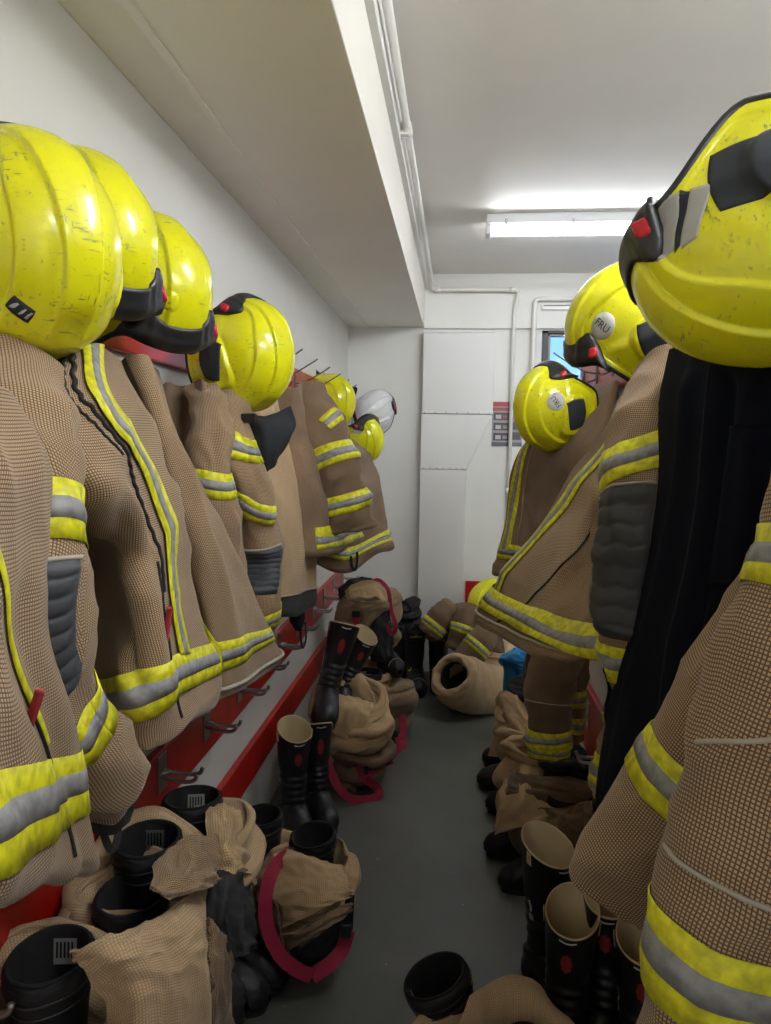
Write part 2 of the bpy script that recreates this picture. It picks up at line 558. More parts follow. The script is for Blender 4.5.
box('pipe_bracket', (-.245, 2.74, 2.675), (-.205, 2.77, 2.725), M['pipe'], p, .004)
pipe('heating_pipe', [(1.5, 5.145, 2.575), (.485, 5.145, 2.575), (.475, 5.15, .66)], .0165, 'white painted pipe bent above the small window on the end wall')
r = empty('window_louvre', (.75, YB - .03, 2.52)); tag(r, 'small white trickle vent on the soffit above the window', 'vent')
box('louvre_housing', (.53, YB - .055, 2.505), (1.05, YB - .03, 2.545), M['pipe'], r, .003)
box('louvre_lip', (.54, YB - .062, 2.528), (1.04, YB - .052, 2.536), M['darksteel'], r, .001)

r = empty('wall_poster', (.32, YB - .003, 1.585)); tag(r, 'small printed notice with photographs and a red heading beside the duct', 'poster')
px0, px1, pz0, pz1 = .222, .43, 1.587, 1.892
box('sheet', (px0, YB - .003, pz0), (px1, YB, pz1), plain('notice_paper', lin(150, 146, 150), .4), r)
fl = [('heading', (0, .90, 1, 1), lin(170, 40, 48)), ('heading', (0, .80, 1, .87), lin(150, 40, 46)), ('heading', (0, 0, 1, .09), lin(88, 88, 98))]
for i, zz in enumerate((.59, .36, .13)):
    fl += [('photo_print', (.05, zz, .55, zz + .17), lin(64, 58, 62)), ('photo_print', (.60, zz + .02, .95, zz + .19), lin((120, 70, 70)[i], 64, 70)),
           ('photo_print', (.12, zz + .03, .3, zz + .12), lin(190, 180, 182)), ('photo_print', (.36, zz + .04, .5, zz + .11), lin(150, (80, 130, 140)[i], (80, 130, 150)[i]))]
for n_, (a, b, c, d), cc in fl:
    t = .0042 if n_ == 'heading' or b in (.59, .36, .13) else .005
    box(n_, (px0 + a * (px1 - px0), YB - t, pz0 + b * (pz1 - pz0)), (px0 + c * (px1 - px0), YB - .003, pz0 + d * (pz1 - pz0)), plain('print_' + n_, cc, .4), r)

# ------------------------------------------------------------------ hook rails
def make_rail(name, label, x, side, y0, y1, z0, z1, hooks, kind):
    r = empty(name, (x, (y0 + y1) / 2, z0)); tag(r, label, 'hook rail')
    box('board', (min(x, x + side * .022), y0, z0), (max(x, x + side * .022), y1, z1), M['red'], r, .004)
    xs = x + side * .022
    proto = None
    for (hy, hz) in hooks:
        if proto is None:
            h = empty('coat_hook', (xs, hy, hz)); h.parent = r
            h.matrix_parent_inverse = Matrix.Translation(r.location).inverted()
            s = side
            if kind == 'double':
                box('plate', (min(0, s * .004), -.028, -.05), (max(0, s * .004), .028, .05), M['steel'], h, .0015, local=True)
                for dy in (-.02, .02):
                    pts = [(s * .003, dy * .6, -.004), (s * .03, dy, -.008), (s * .075, dy * 1.15, -.012), (s * .098, dy * 1.15, -.006), (s * .105, dy * 1.15, .008)]
                    tube('prong', smooth_path(pts, 5), .0058, M['steel'], h, 8, local=True)
                tube('prong', smooth_path([(s * .004, -.012, .0), (s * .022, 0, .002), (s * .004, .012, .0)], 5), .006, M['steel'], h, 8, local=True)
            else:
                box('plate', (min(0, s * .004), -.016, -.04), (max(0, s * .004), .016, .04), M['darksteel'], h, .0015, local=True)
                tube('prong', smooth_path([(s * .003, 0, .0), (s * .05, 0, .01), (s * .13, 0, .055), (s * .165, 0, .078)], 5), .0032, M['darksteel'], h, 7, local=True)
                tube('prong', smooth_path([(s * .003, 0, -.02), (s * .04, 0, -.035), (s * .055, 0, -.015)], 5), .0032, M['darksteel'], h, 7, local=True)
            proto = h
        else:
            h = proto.copy(); COL.objects.link(h)
            h.parent = r; h.matrix_parent_inverse = proto.matrix_parent_inverse.copy(); h.location = (xs, hy, hz)
            for ch in proto.children:
                c = ch.copy(); COL.objects.link(c); c.parent = h
    return r

lower = [.985, 1.51, 1.84, 2.19, 2.54, 2.85, 3.16, 3.50, 3.90, 4.24, 4.58, 4.92]
make_rail('hook_rail', 'red board with steel double hooks low on the left wall', XL, 1, -.4, 5.0, .585, .745, [(y, .685) for y in lower], 'double')
make_rail('hook_rail', 'red board with long helmet pegs high on the left wall', XL, 1, -.4, 4.75, 1.765, 1.925, [(.7 + .303 * k, 1.85) for k in range(13)], 'peg')
XP = .535
struct('wall_right_rack', (XP, -.6, .06), (XP + .04, 3.4, 1.98), M['wall'], .004)
make_rail('hook_rail', 'red board with steel hooks low on the right hand rack', XP, -1, -.4, 3.3, .41, .65, [(1.2 + .4 * k, .56) for k in range(6)], 'double')
make_rail('hook_rail', 'red board with long pegs high on the right hand rack', XP, -1, -.4, 3.3, 1.765, 1.925, [(.8 + .3 * k, 1.85) for k in range(9)], 'peg')
# ------------------------------------------------------------------ cloth
def _cr(Pm, t, closed):
    """Catmull-Rom along axis 0 of Pm (n, m, 3) at parameters t in [0, n-1] (or [0, n) closed)."""
    n = Pm.shape[0]
    i = np.floor(t).astype(int)
    if not closed: i = np.clip(i, 0, n - 2)
    f = (t - i)[:, None, None]
    if closed: a, b, c, d = Pm[(i - 1) % n], Pm[i % n], Pm[(i + 1) % n], Pm[(i + 2) % n]
    else:
        b, c = Pm[i], Pm[i + 1]
        a = np.where((i > 0)[:, None, None], Pm[np.maximum(i - 1, 0)], 2 * b - c)
        d = np.where((i < n - 2)[:, None, None], Pm[np.minimum(i + 2, n - 1)], 2 * c - b)
    return 0.5 * (2 * b + (c - a) * f + (2 * a - 5 * b + 4 * c - d) * f * f + (3 * b - a - 3 * c + d) * f ** 3)


class Cloth:
    """A cloth surface through rows of control points: u runs along a row (0..1), v down the rows (0..1).
    wr: wrinkles (amplitude, frequency in u, frequency in v, seed); folds: (u, u at the end, v0, v1, width, amplitude)."""
    AMP = 1.0

    def __init__(s, rows, closed=True, wr=(), folds=(), flip=False):
        s.C = np.array([[tuple(p) for p in r] for r in rows], dtype=float)
        s.closed, s.wr, s.folds = closed, wr, folds
        s.sgn = -1.0 if flip else 1.0
        nv, nu = s.C.shape[:2]
        s.nv, s.nu = nv, nu
        g = s.base(*np.meshgrid(np.linspace(0, 1, 49), np.linspace(0, 1, 33)), grid=True)
        s.wlen = float(np.mean(np.sum(np.linalg.norm(np.diff(g, axis=1), axis=2), axis=1)))
        s.hlen = float(np.mean(np.sum(np.linalg.norm(np.diff(g, axis=0), axis=2), axis=0)))
        if closed:
            # outward normals
            p, n = s.pn(np.linspace(0, 1, 40, endpoint=False), np.full(40, .5))
            if np.sum((p - p.mean(0)) * n) < 0: s.sgn *= -1

    def base(s, U, V, grid=False):
        sh = np.shape(U)
        u, v = np.ravel(U), np.ravel(V)
        out = np.empty((len(u), 3))
        t = np.clip(v, 0, 1) * (s.nv - 1)
        uu = (u % 1.0) * s.nu if s.closed else np.clip(u, 0, 1) * (s.nu - 1)
        # rows first, then along u
        i = np.clip(np.floor(t).astype(int), 0, s.nv - 2)
        f = (t - i)[:, None]
        j = np.floor(uu).astype(int)
        if not s.closed: j = np.clip(j, 0, s.nu - 2)
        g = (uu - j)[:, None]
        def wts(f):
            return [0.5 * (-f + 2 * f * f - f ** 3), 0.5 * (2 - 5 * f * f + 3 * f ** 3), 0.5 * (f + 4 * f * f - 3 * f ** 3), 0.5 * (-f * f + f ** 3)]
        wf, wg = wts(f), wts(g)
        acc = 0
        for a in range(4):
            ia = i + a - 1
            ic = np.clip(ia, 0, s.nv - 1)
            row = 0
            for b in range(4):
                jb = j + b - 1
                if s.closed: P_ = s.C[ic, jb % s.nu]
                else: P_ = s.C[ic, np.clip(jb, 0, s.nu - 1)]
                row = row + wg[b] * P_
            acc = acc + wf[a] * row
        return acc.reshape(sh + (3,))

    def pn(s, u, v):
        e = 2e-3
        p = s.base(u, v)
        du = s.base(u + e, v) - s.base(u - e, v)
        dv = s.base(u, np.minimum(v + e, 1)) - s.base(u, np.maximum(v - e, 0))
        n = np.cross(du, dv)
        l = np.linalg.norm(n, axis=-1, keepdims=True)
        return p, s.sgn * n / np.maximum(l, 1e-9)

    def disp(s, u, v):
        d = np.zeros(len(u))
        for amp, fu, fv, seed in s.wr:
            amp = amp * s.AMP
            for k in range(len(u)):
                a = 2 * PI * u[k]
                if s.closed: q = Vector((math.cos(a) * fu / 6.28, math.sin(a) * fu / 6.28 + seed, v[k] * fv + seed * 3.7))
                else: q = Vector((u[k] * fu, seed, v[k] * fv + seed * 3.7))
                n1 = noise.noise(q)
                d[k] += amp * (0.9 - 2.2 * abs(n1))
        for f in s.folds:
            u0, u1, v0, v1, w, amp = f
            t = np.clip((v - v0) / (v1 - v0), 0, 1)
            c = u0 + (u1 - u0) * t
            x = u - c
            if s.closed: x = (x + .5) % 1.0 - .5
            env = np.clip((v - v0) / .08 + .5, 0, 1) * np.clip((v1 - v) / .08 + .5, 0, 1)
            env = env * env * (3 - 2 * env)
            d += amp * np.exp(-(x / w) ** 2) * env
        return d

    def S(s, u, v, off=0.0):
        u, v = np.asarray(u, float), np.asarray(v, float)
        p, n = s.pn(u, v)
        return p + n * (s.disp(u, v) + off)[:, None]

    def build(s, name, mat, parent, nu=96, nv=80, u0=0.0, u1=1.0, v0=0.0, v1=1.0, off=0.0, thick=0.0, uvrot=False, uvs=(1, 1)):
        full = s.closed and abs(u1 - u0 - 1) < 1e-6
        us = np.linspace(u0, u1, nu, endpoint=not full)
        vs = np.linspace(v0, v1, nv)
        U, V = np.meshgrid(us, vs)
        p = s.S(U.ravel(), V.ravel(), off)
        g = p.reshape(nv, nu, 3)
        du = np.concatenate([np.zeros((nv, 1)), np.cumsum(np.linalg.norm(np.diff(g, axis=1), axis=2), axis=1)], 1)
        dv = np.concatenate([np.zeros((1, nu)), np.cumsum(np.linalg.norm(np.diff(g, axis=0), axis=2), axis=0)], 0)
        c0 = nu // 4
        du = du - du[:, c0:c0 + 1]
        uv = np.stack([du.ravel(), dv.ravel()], 1)
        if full:   # seam column kept apart so the weave does not smear
            p = np.concatenate([p.reshape(nv, nu, 3), p.reshape(nv, nu, 3)[:, :1]], 1)
            uv2 = uv.reshape(nv, nu, 2)
            uv = np.concatenate([uv2, uv2[:, -1:] + np.concatenate([np.linalg.norm(p[:, :1] - p[:, -2:-1], axis=2)[..., None], np.zeros((nv, 1, 1))], 2)], 1)
            m = nu + 1
        else: p, uv, m = p.reshape(nv, nu, 3), uv.reshape(nv, nu, 2), nu
        fs = []
        for j in range(nv - 1):
            for i in range(m - 1):
                a = j * m + i
                fs.append((a, a + 1, a + m + 1, a + m) if s.sgn > 0 else (a, a + m, a + m + 1, a + 1))
        V_ = p.reshape(-1, 3); T = uv.reshape(-1, 2)
        if thick:
            q = s.S(np.tile(us if not full else np.append(us, u1), nv), np.repeat(vs, m), off - thick).reshape(-1, 3)
            k = len(V_)
            back = [tuple(k + x for x in f[::-1]) for f in fs]
            ring = [(j * m, (j + 1) * m) for j in range(nv - 1)] + [((j + 1) * m + m - 1, j * m + m - 1) for j in range(nv - 1)] if not full else []
            ring += [(i + 1, i) for i in range(m - 1)] + [((nv - 1) * m + i, (nv - 1) * m + i + 1) for i in range(m - 1)]
            fs = fs + back + [(a, b, b + k, a + k) for a, b in ring]
            V_ = np.concatenate([V_, q]); T = np.concatenate([T, T])
        return mesh(name, V_, fs, mat, parent, False, T)

    def strip(s, name, pts, width, mat, parent, off=.003, n=60, nw=3, thick=.002, shift=0.0):
        """A ribbon lying on the cloth along a path of (u, v); width in metres, shift moves it sideways."""
        pts = np.array(pts, float)
        t = np.linspace(0, len(pts) - 1, n)
        q = _cr(np.concatenate([pts, np.zeros((len(pts), 1))], 1)[:, None, :], t, False)[:, 0, :2]
        e = 1e-3
        d = np.gradient(q, axis=0)
        # local metric of the cloth
        pu = np.linalg.norm(s.base(q[:, 0] + e, q[:, 1]) - s.base(q[:, 0] - e, q[:, 1]), axis=1) / (2 * e)
        va, vb = np.clip(q[:, 1] - e, 0, 1), np.clip(q[:, 1] + e, 0, 1)
        pv = np.linalg.norm(s.base(q[:, 0], vb) - s.base(q[:, 0], va), axis=1) / np.maximum(vb - va, 1e-6)
        pu, pv = np.maximum(pu, .05), np.maximum(pv, .05)
        tx, ty = d[:, 0] * pu, d[:, 1] * pv
        l = np.maximum(np.hypot(tx, ty), 1e-9)
        nx, ny = -ty / l / pu, tx / l / pv
        V_, T = [], []
        for lay in (off, off - thick):
            for k in range(nw + 1):
                w = (k / nw - .5) * width + shift
                o = lay - (thick * .4 if k in (0, nw) and lay == off else 0)
                V_.append(s.S(q[:, 0] + nx * w, np.clip(q[:, 1] + ny * w, 0, 1), o))
                T.append(np.stack([np.cumsum(l), np.full(n, w)], 1))
        V_ = np.concatenate(V_); T = np.concatenate(T)
        m = (nw + 1) * n
        fs = []
        for k in range(nw):
            for i in range(n - 1):
                a = k * n + i
                f = (a, a + 1, a + n + 1, a + n)
                fs.append(f if s.sgn > 0 else f[::-1])
        ring = [(i, i + 1) for i in range(n - 1)] + [(nw * n + i + 1, nw * n + i) for i in range(n - 1)]
        ring += [((k + 1) * n, k * n) for k in range(nw)] + [(k * n + n - 1, (k + 1) * n + n - 1) for k in range(nw)]
        for a, b in ring: fs.append((b, a, a + m, b + m) if s.sgn > 0 else (a, b, b + m, a + m))
        return mesh(name, V_, fs, mat, parent, False, T)

    def band(s, pts, parent, width=.075, n=60, off=.0035, silver=.36):
        """Fluorescent band with a silver stripe in the middle and sewn edges."""
        o = s.strip('reflective_band', pts, width, M['band_y'], parent, off, n, 4)
        t = s.strip('silver_tape', pts, width * silver, M['band_s'], parent, off + .0013, n, 2)
        t.parent = o; t.matrix_parent_inverse = parent_inv(o)
        return o


def parent_inv(o):
    m = Matrix()
    q = o
    while q is not None:
        m = (q.matrix_parent_inverse @ q.matrix_basis if q.parent is not None else q.matrix_basis) @ m
        q = q.parent
    return m.inverted()


def rings(path, rad, ref=(0, 0, 1), n=10, twist=0.0, sq=1.0):
    """Rows for a Cloth: rings around a path; rad items are (a, b): a along 'side', b along the other axis. Side = ref x tangent."""
    path = [Vector(p) for p in path]
    rows = []
    for i, p in enumerate(path):
        t = (path[min(i + 1, len(path) - 1)] - path[max(i - 1, 0)]).normalized()
        s_ = Vector(ref).cross(t)
        if s_.length < 1e-3: s_ = t.orthogonal()
        s_.normalize()
        b_ = t.cross(s_)
        a, b = rad[i] if hasattr(rad[i], '__len__') else (rad[i], rad[i])
        rw = []
        for k in range(n):
            an = 2 * PI * k / n + twist
            ca, sa = math.cos(an), math.sin(an)
            ca, sa = math.copysign(abs(ca) ** sq, ca), math.copysign(abs(sa) ** sq, sa)
            rw.append(p + s_ * (a * ca) + b_ * (b * sa))
        rows.append(rw)
    return rows


def hem(rows, inset=.012, back=.05):
    """Turns the last ring inwards so an open end shows a thick edge and a dark inside."""
    last, prev = rows[-1], rows[-2]
    c = sum(last, Vector()) / len(last)
    d = (c - sum(prev, Vector()) / len(prev)).normalized()
    r1 = [p + (c - p).normalized() * inset + d * .002 for p in last]
    r2 = [p + (c - p).normalized() * inset * 1.3 - d * back for p in last]
    return rows + [r1, r2]
# ------------------------------------------------------------------ helmets
# local axes: +z crown, +y front, +x the wearer's right
HA, HB, HC = .124, .152, .142


def sstep(a, b, t):
    t = min(max((t - a) / (b - a), 0.0), 1.0)
    return t * t * (3 - 2 * t)


def helmet_el_min(az):
    f = math.sin(az)
    return math.radians(-40 + 40 * sstep(.30, .80, f) + 4 * sstep(-.4, -1, f))


def helmet_base(az, el):
    ce, se = max(math.cos(el), 1e-6), math.sin(el)
    if el >= 0:
        return Vector((HA * ce ** .92 * math.cos(az), HB * ce ** .92 * math.sin(az), HC * se))
    c2 = math.cos(el * .55)
    return Vector((HA * c2 * math.cos(az), HB * c2 * math.sin(az), .17 * se))


def helmet_relief(p, az, el):
    d = 0.0
    ax = abs(p.x)
    top = sstep(-.02, .05, p.z)
    wc = .026 + .012 * sstep(-.1, .12, p.y)
    d += .0075 * (1 - sstep(wc - .0025, wc + .0025, ax)) * top * sstep(-.15, -.11, p.y)      # crest plate
    w2 = .078 - .020 * sstep(.02, .13, p.y)
    d -= .0070 * sstep(w2 - .002, w2 + .003, ax) * sstep(-.005, .025, p.z)                     # step to the lower side shell
    q = (p.y + .028) / .072, (p.z + .004) / .048                                          # lamp recess housing on each side
    rr = (abs(q[0]) ** 3 + abs(q[1] + .25 * q[0]) ** 3) ** (1 / 3)
    d += .012 * (1 - sstep(.84, 1.03, rr)) * sstep(.05, .09, ax)
    lo = helmet_el_min(az)
    k = (el - lo) / math.radians(14)
    d += .006 * (1 - sstep(.0, .95, k)) + .0022 * (1 - sstep(.5, .62, k))                  # flared rim with a step above it
    d += .007 * sstep(-.06, -.13, p.y) * (1 - sstep(.02, .07, p.z))                        # nape plate
    return d


def helmet_pt(az, el, off=0.0):
    p = helmet_base(az, el)
    e = 1e-3
    n = (helmet_base(az + e, el) - p).cross(helmet_base(az, el + e) - p)
    if n.length < 1e-12: n = Vector((0, 0, 1))
    n.normalize()
    if n.dot(p + Vector((0, 0, .03))) < 0: n = -n
    return p + n * (helmet_relief(p, az, el) + off)


def helmet_shell_geo(off=0.0, na=248, nt=132):
    vs, fs = [helmet_pt(0, PI / 2 - 1e-4, off)], []
    for j in range(1, nt + 1):
        for i in range(na):
            az = 2 * PI * i / na
            lo = helmet_el_min(az)
            vs.append(helmet_pt(az, PI / 2 + (lo - PI / 2) * j / nt, off))
    for i in range(na):
        fs.append((0, 1 + i, 1 + (i + 1) % na))
    for j in range(nt - 1):
        for i in range(na):
            a, b = 1 + j * na + i, 1 + j * na + (i + 1) % na
            fs.append((a, a + na, b + na, b))
    return vs, fs


def helmet_decal(name, corners, mat, parent, off=.0015, nu=10, nv=10, thick=.003, rnd=0.0):
    """A patch that lies on the shell; corners are four (azimuth, elevation) pairs in degrees."""
    c = [Vector((math.radians(a), math.radians(b))) for a, b in corners]
    vs, fs = [], []
    for lay in (off, off - thick):
        for j in range(nv + 1):
            for i in range(nu + 1):
                u, v = i / nu, j / nv
                if rnd:
                    a, b = 2 * u - 1, 2 * v - 1
                    a2, b2 = a * math.sqrt(max(1 - rnd * b * b / 2, 0)), b * math.sqrt(max(1 - rnd * a * a / 2, 0))
                    u, v = (a2 + 1) / 2, (b2 + 1) / 2
                q = c[0] * (1 - u) * (1 - v) + c[1] * u * (1 - v) + c[2] * u * v + c[3] * (1 - u) * v
                edge = min(i, j, nu - i, nv - j)
                vs.append(helmet_pt(q.x, q.y, lay - (.3 * thick if edge == 0 and lay == off else 0)))
    m = (nu + 1) * (nv + 1)
    for j in range(nv):
        for i in range(nu):
            a = j * (nu + 1) + i
            fs.append((a, a + 1, a + nu + 2, a + nu + 1))
    ring = [i for i in range(nu + 1)] + [j * (nu + 1) + nu for j in range(1, nv + 1)] + [nv * (nu + 1) + i for i in range(nu - 1, -1, -1)] + [j * (nu + 1) for j in range(nv - 1, 0, -1)]
    for k in range(len(ring)):
        a, b = ring[k], ring[(k + 1) % len(ring)]
        fs.append((b, a, a + m, b + m))
    return mesh(name, vs, fs, mat, parent, local=True)


_h = {}
def helmet_meshes():
    if _h: return _h
    def me(nm, geo):
        m_ = bpy.data.meshes.new(nm)
        m_.from_pydata([tuple(v) for v in geo[0]], [], geo[1])
        m_.polygons.foreach_set('use_smooth', [True] * len(m_.polygons))
        m_.update()
        return m_
    _h['shell'] = me('helmet_shell', helmet_shell_geo())
    v, f = helmet_shell_geo(-.006, 48, 24)
    _h['liner'] = me('helmet_liner', (v, [t[::-1] for t in f]))
    rim = [helmet_pt(2 * PI * i / 96, helmet_el_min(2 * PI * i / 96), -.002) for i in range(96)]
    _h['rim'] = me('helmet_rim', tube_geo(rim, .0055, 8, True))
    return _h


def brow_cover(parent, half=50):
    """The black front cover with a rounded end and a red button on each side."""
    na, ne = 34, 10
    vs, fs = [], []
    for lay in (0, 1):
        for i in range(na + 1):
            u = i / na
            az = math.radians(90 - half + 2 * half * u)
            lo = helmet_el_min(az) - math.radians(3)
            w = abs(2 * u - 1)
            hh = math.radians(20 + 8 * sstep(.35, .80, w)) * math.sqrt(max(0, 1 - (max(w - .8, 0) / .2) ** 2) * .92 + .08)
            for j in range(ne + 1):
                t = j / ne
                o = (.004 + .012 * math.sin(PI * min(t * .85 + .1, 1)) * (.55 + .45 * sstep(.35, .8, w))) if lay == 0 else -.004
                vs.append(helmet_pt(az, lo + hh * t, o))
    m = (na + 1) * (ne + 1)
    for i in range(na):
        for j in range(ne):
            a = i * (ne + 1) + j
            fs.append((a, a + 1, a + ne + 2, a + ne + 1))
            fs.append((m + a, m + a + ne + 1, m + a + ne + 2, m + a + 1))
    ring = [j for j in range(ne + 1)] + [i * (ne + 1) + ne for i in range(1, na + 1)] + [na * (ne + 1) + j for j in range(ne - 1, -1, -1)] + [i * (ne + 1) for i in range(na - 1, 0, -1)]
    for k in range(len(ring)):
        a, b = ring[k], ring[(k + 1) % len(ring)]
        fs.append((b, a, a + m, b + m))
    o = mesh('brow_cover', vs, fs, M['black_plastic'], parent, local=True)
    for s in (-1, 1):
        az0 = 90 + s * (half - 7)
        b = helmet_decal('button', [(az0 - 4, math.degrees(helmet_el_min(math.radians(az0))) + 5), (az0 + 4, math.degrees(helmet_el_min(math.radians(az0))) + 5),
                                    (az0 + 4, math.degrees(helmet_el_min(math.radians(az0))) + 13), (az0 - 4, math.degrees(helmet_el_min(math.radians(az0))) + 13)], M['redbutton'], parent, .0200, 4, 4, .012, .6)
        b.parent = o
    return o


def text_obj(name, body, size, mat, parent, mtx, extrude=.0004):
    cu = bpy.data.curves.new(name, 'FONT')
    cu.body = body; cu.size = size; cu.align_x = 'CENTER'; cu.align_y = 'CENTER'; cu.extrude = extrude; cu.resolution_u = 3
    cu.materials.append(mat)
    o = bpy.data.objects.new(name, cu)
    COL.objects.link(o)
    dg = bpy.context.evaluated_depsgraph_get()
    me = bpy.data.meshes.new_from_object(o.evaluated_get(dg))
    bpy.data.objects.remove(o)
    bpy.data.curves.remove(cu)
    if not me.materials: me.materials.append(mat)
    o = bpy.data.objects.new(name, me)
    COL.objects.link(o)
    o.parent = parent
    o.matrix_local = mtx
    return o


def round_sticker(parent, az, el, rad, text=None, spin=0.0, mat=None):
    """A disc sticker pressed onto the shell, with lettering wrapped on it."""
    az, el = math.radians(az), math.radians(el)
    c = helmet_pt(az, el, .0)
    e = .05
    n = (helmet_pt(az + e, el) - helmet_pt(az - e, el)).cross(helmet_pt(az, el + e) - helmet_pt(az, el - e)).normalized()
    if n.dot(c) < 0: n = -n
    t = (helmet_pt(az + e, el) - helmet_pt(az - e, el)); t = (t - n * t.dot(n)).normalized()
    b = n.cross(t)
    t, b = t * math.cos(spin) + b * math.sin(spin), b * math.cos(spin) - t * math.sin(spin)
    da, de = 1 / max(1e-3, (helmet_pt(az + .01, el) - helmet_pt(az - .01, el)).length / .02), 1 / max(1e-3, (helmet_pt(az, el + .01) - helmet_pt(az, el - .01)).length / .02)
    ea = (helmet_pt(az + .01, el) - helmet_pt(az - .01, el)).normalized()
    ee = (helmet_pt(az, el + .01) - helmet_pt(az, el - .01)).normalized()
    def wrap(x, y, off):
        d = t * x + b * y
        return helmet_pt(az + d.dot(ea) * da, el + d.dot(ee) * de, off)
    vs, fs = [wrap(0, 0, .0012)], []
    for k, (q, o) in enumerate(((.5, .0012), (.97, .0012), (1, .0), (1, -.003))):
        for i in range(28):
            a = 2 * PI * i / 28
            vs.append(wrap(rad * q * math.cos(a), rad * q * math.sin(a), o))
    for i in range(28): fs.append((0, 1 + i, 1 + (i + 1) % 28))
    for k in range(3):
        for i in range(28): fs.append((1 + k * 28 + i, 1 + (k + 1) * 28 + i, 1 + (k + 1) * 28 + (i + 1) % 28, 1 + k * 28 + (i + 1) % 28))
    s = mesh('round_sticker', vs, fs, mat or M['sticker'], parent, local=True)
    if text:
        o = text_obj('lettering', text, rad * .78, M['ink'], s, Matrix())
        for v in o.data.vertices:
            v.co = wrap(v.co.x, v.co.y, .0017 + v.co.z)
    return s


def helmet(label, loc, crown, front, group='helmets on pegs', shell='yellow', scale=1.0, pods=True, brow=True, silver=True, stickers=(), patch=(0, 1.0)):
    z = Vector(crown).normalized()
    y = Vector(front); y = (y - z * y.dot(z)).normalized()
    x = y.cross(z)
    rot = Matrix((x, y, z)).transposed()
    hm = helmet_meshes()
    r = empty('fire_helmet', loc, rot)
    r.matrix_world = Matrix.Translation(Vector(loc)) @ rot.to_4x4() @ Matrix.Scale(scale, 4)
    tag(r, label, 'helmet', group)
    def add(nm, me, mt):
        if not me.materials: me.materials.append(mt)
        o = bpy.data.objects.new(nm, me); COL.objects.link(o); o.parent = r
        o.material_slots[0].link = 'OBJECT'; o.material_slots[0].material = mt
        return o
    add('shell', hm['shell'], M[shell])
    add('liner', hm['liner'], M['trim'])
    add('rim_trim', hm['rim'], M['trim'])
    # inside of the helmet: a padded cradle
    if pods:
        for s in (-1, 1):
            c = 180 + 8 if s < 0 else -8
            k = -s
            helmet_decal('lamp_recess', [(c - k * patch[0] + k * a_ * patch[1], b_ * patch[1]) for a_, b_ in ((-20, -13), (16, -18), (24, 5), (-15, 14))], M['patch'], r, .0018, 30, 24, .004, .35)
    if silver:
        for s in (-1, 1):
            for a0, a1 in ((28, 38), (42, 52)):
                q = [(a0, 0), (a1, -1), (a1 + 9, 26), (a0 + 9, 24)] if s > 0 else [(180 - a0, 0), (180 - a1, -1), (171 - a1, 26), (171 - a0, 24)]
                helmet_decal('reflective_sticker', q, M['refl'], r, .0014, 12, 16, .002)
            q = [(38, 0), (42, -1), (51, 26), (47, 24)] if s > 0 else [(142, 0), (138, -1), (129, 26), (133, 24)]
            helmet_decal('dark_stripe', q, M['patch'], r, .0015, 6, 16, .002)
    if brow: brow_cover(r, brow if brow > 1 else 50)
    for st in stickers: round_sticker(r, *st)
    return r


def curtain(parent, rows, mat='nomex', name='neck_curtain'):
    """A thin cloth flap (double sided grid) through rows of room points."""
    c = Cloth(rows, closed=False, wr=[(.004, 5, 2, 3.1)])
    return c.build(name, M[mat], parent, 28, 24, thick=.003)
L_ = 'helmets on the left wall pegs'
R_ = 'helmets on the right rack pegs'
h1 = helmet('scuffed yellow fire helmet with a black maker\'s badge, nearest on the left pegs', P(28, 247, y=.90), (.80, -.52, .22), (-.25, .05, 1), L_, silver=False, scale=.87)
bdg = helmet_decal('maker_badge', [(228, 20), (244, 20), (244, 29), (228, 29)], M['patch'], h1, .002, 6, 4, .003, .2)
for a, b in ((230, 233), (236, 238), (240, 242)):
    d_ = helmet_decal('badge_mark', [(a, 22), (b, 22), (b + 1, 27), (a + 1, 27)], M['refl'], h1, .0025, 2, 3, .002); d_.parent = bdg
helmet('yellow fire helmet with a rounded black brow and red button, second on the left pegs', P(78, 248, y=1.14), (.58, -.40, .68), (.72, -.42, -.62), L_, silver=False, scale=.96)
helmet('yellow fire helmet with a faint round mark, third on the left above the zipped coat', P(150, 292, y=1.44), (.56, -.48, .64), (.66, -.50, -.62), L_, silver=False,
       stickers=[(70, 34, .020, None, 0, M['yellow'])], scale=.97)
h4 = helmet('yellow fire helmet with a black neck curtain hanging from it, fourth on the left pegs', P(247, 356, y=1.92), (.84, -.48, .05), (-.22, .12, 1), L_, silver=False, scale=.93)
curtain(h4, [[P(a, b, y=c) for a, b, c in r] for r in (((208, 394, 1.88), (234, 410, 1.83), (264, 416, 1.84), (290, 406, 1.9)), ((236, 424, 1.88), (252, 428, 1.81), (274, 426, 1.82), (296, 424, 1.9)),
                                                      ((241, 448, 1.86), (257, 452, 1.81), (276, 448, 1.82), (290, 438, 1.88)), ((250, 466, 1.86), (260, 473, 1.83), (272, 468, 1.84), (281, 452, 1.88)))])
box('curtain_clip', P(249, 418, y=1.79) - Vector((.02, .006, .012)), P(249, 418, y=1.79) + Vector((.02, .006, .012)), M['metal_buckle'], h4, .004)
h5 = helmet('yellow fire helmet with silver stripes and a round sticker above the dark brown coat', P(333, 401, y=4.05), (.80, -.55, -.1), (.05, .1, -1), L_, stickers=[(20, 30, .022)], scale=.93)
curtain(h5, [[P(a, b, y=4.05) for a, b in r] for r in (((303, 372), (312, 367), (324, 377)), ((307, 385), (317, 384), (326, 392)), ((312, 396), (321, 404), (330, 412)))])
h6 = helmet('yellow fire helmet hanging lowest below the white helmet', P(363, 438, y=4.3), (.75, -.5, -.45), (.1, -.5, 1), L_, scale=.93)
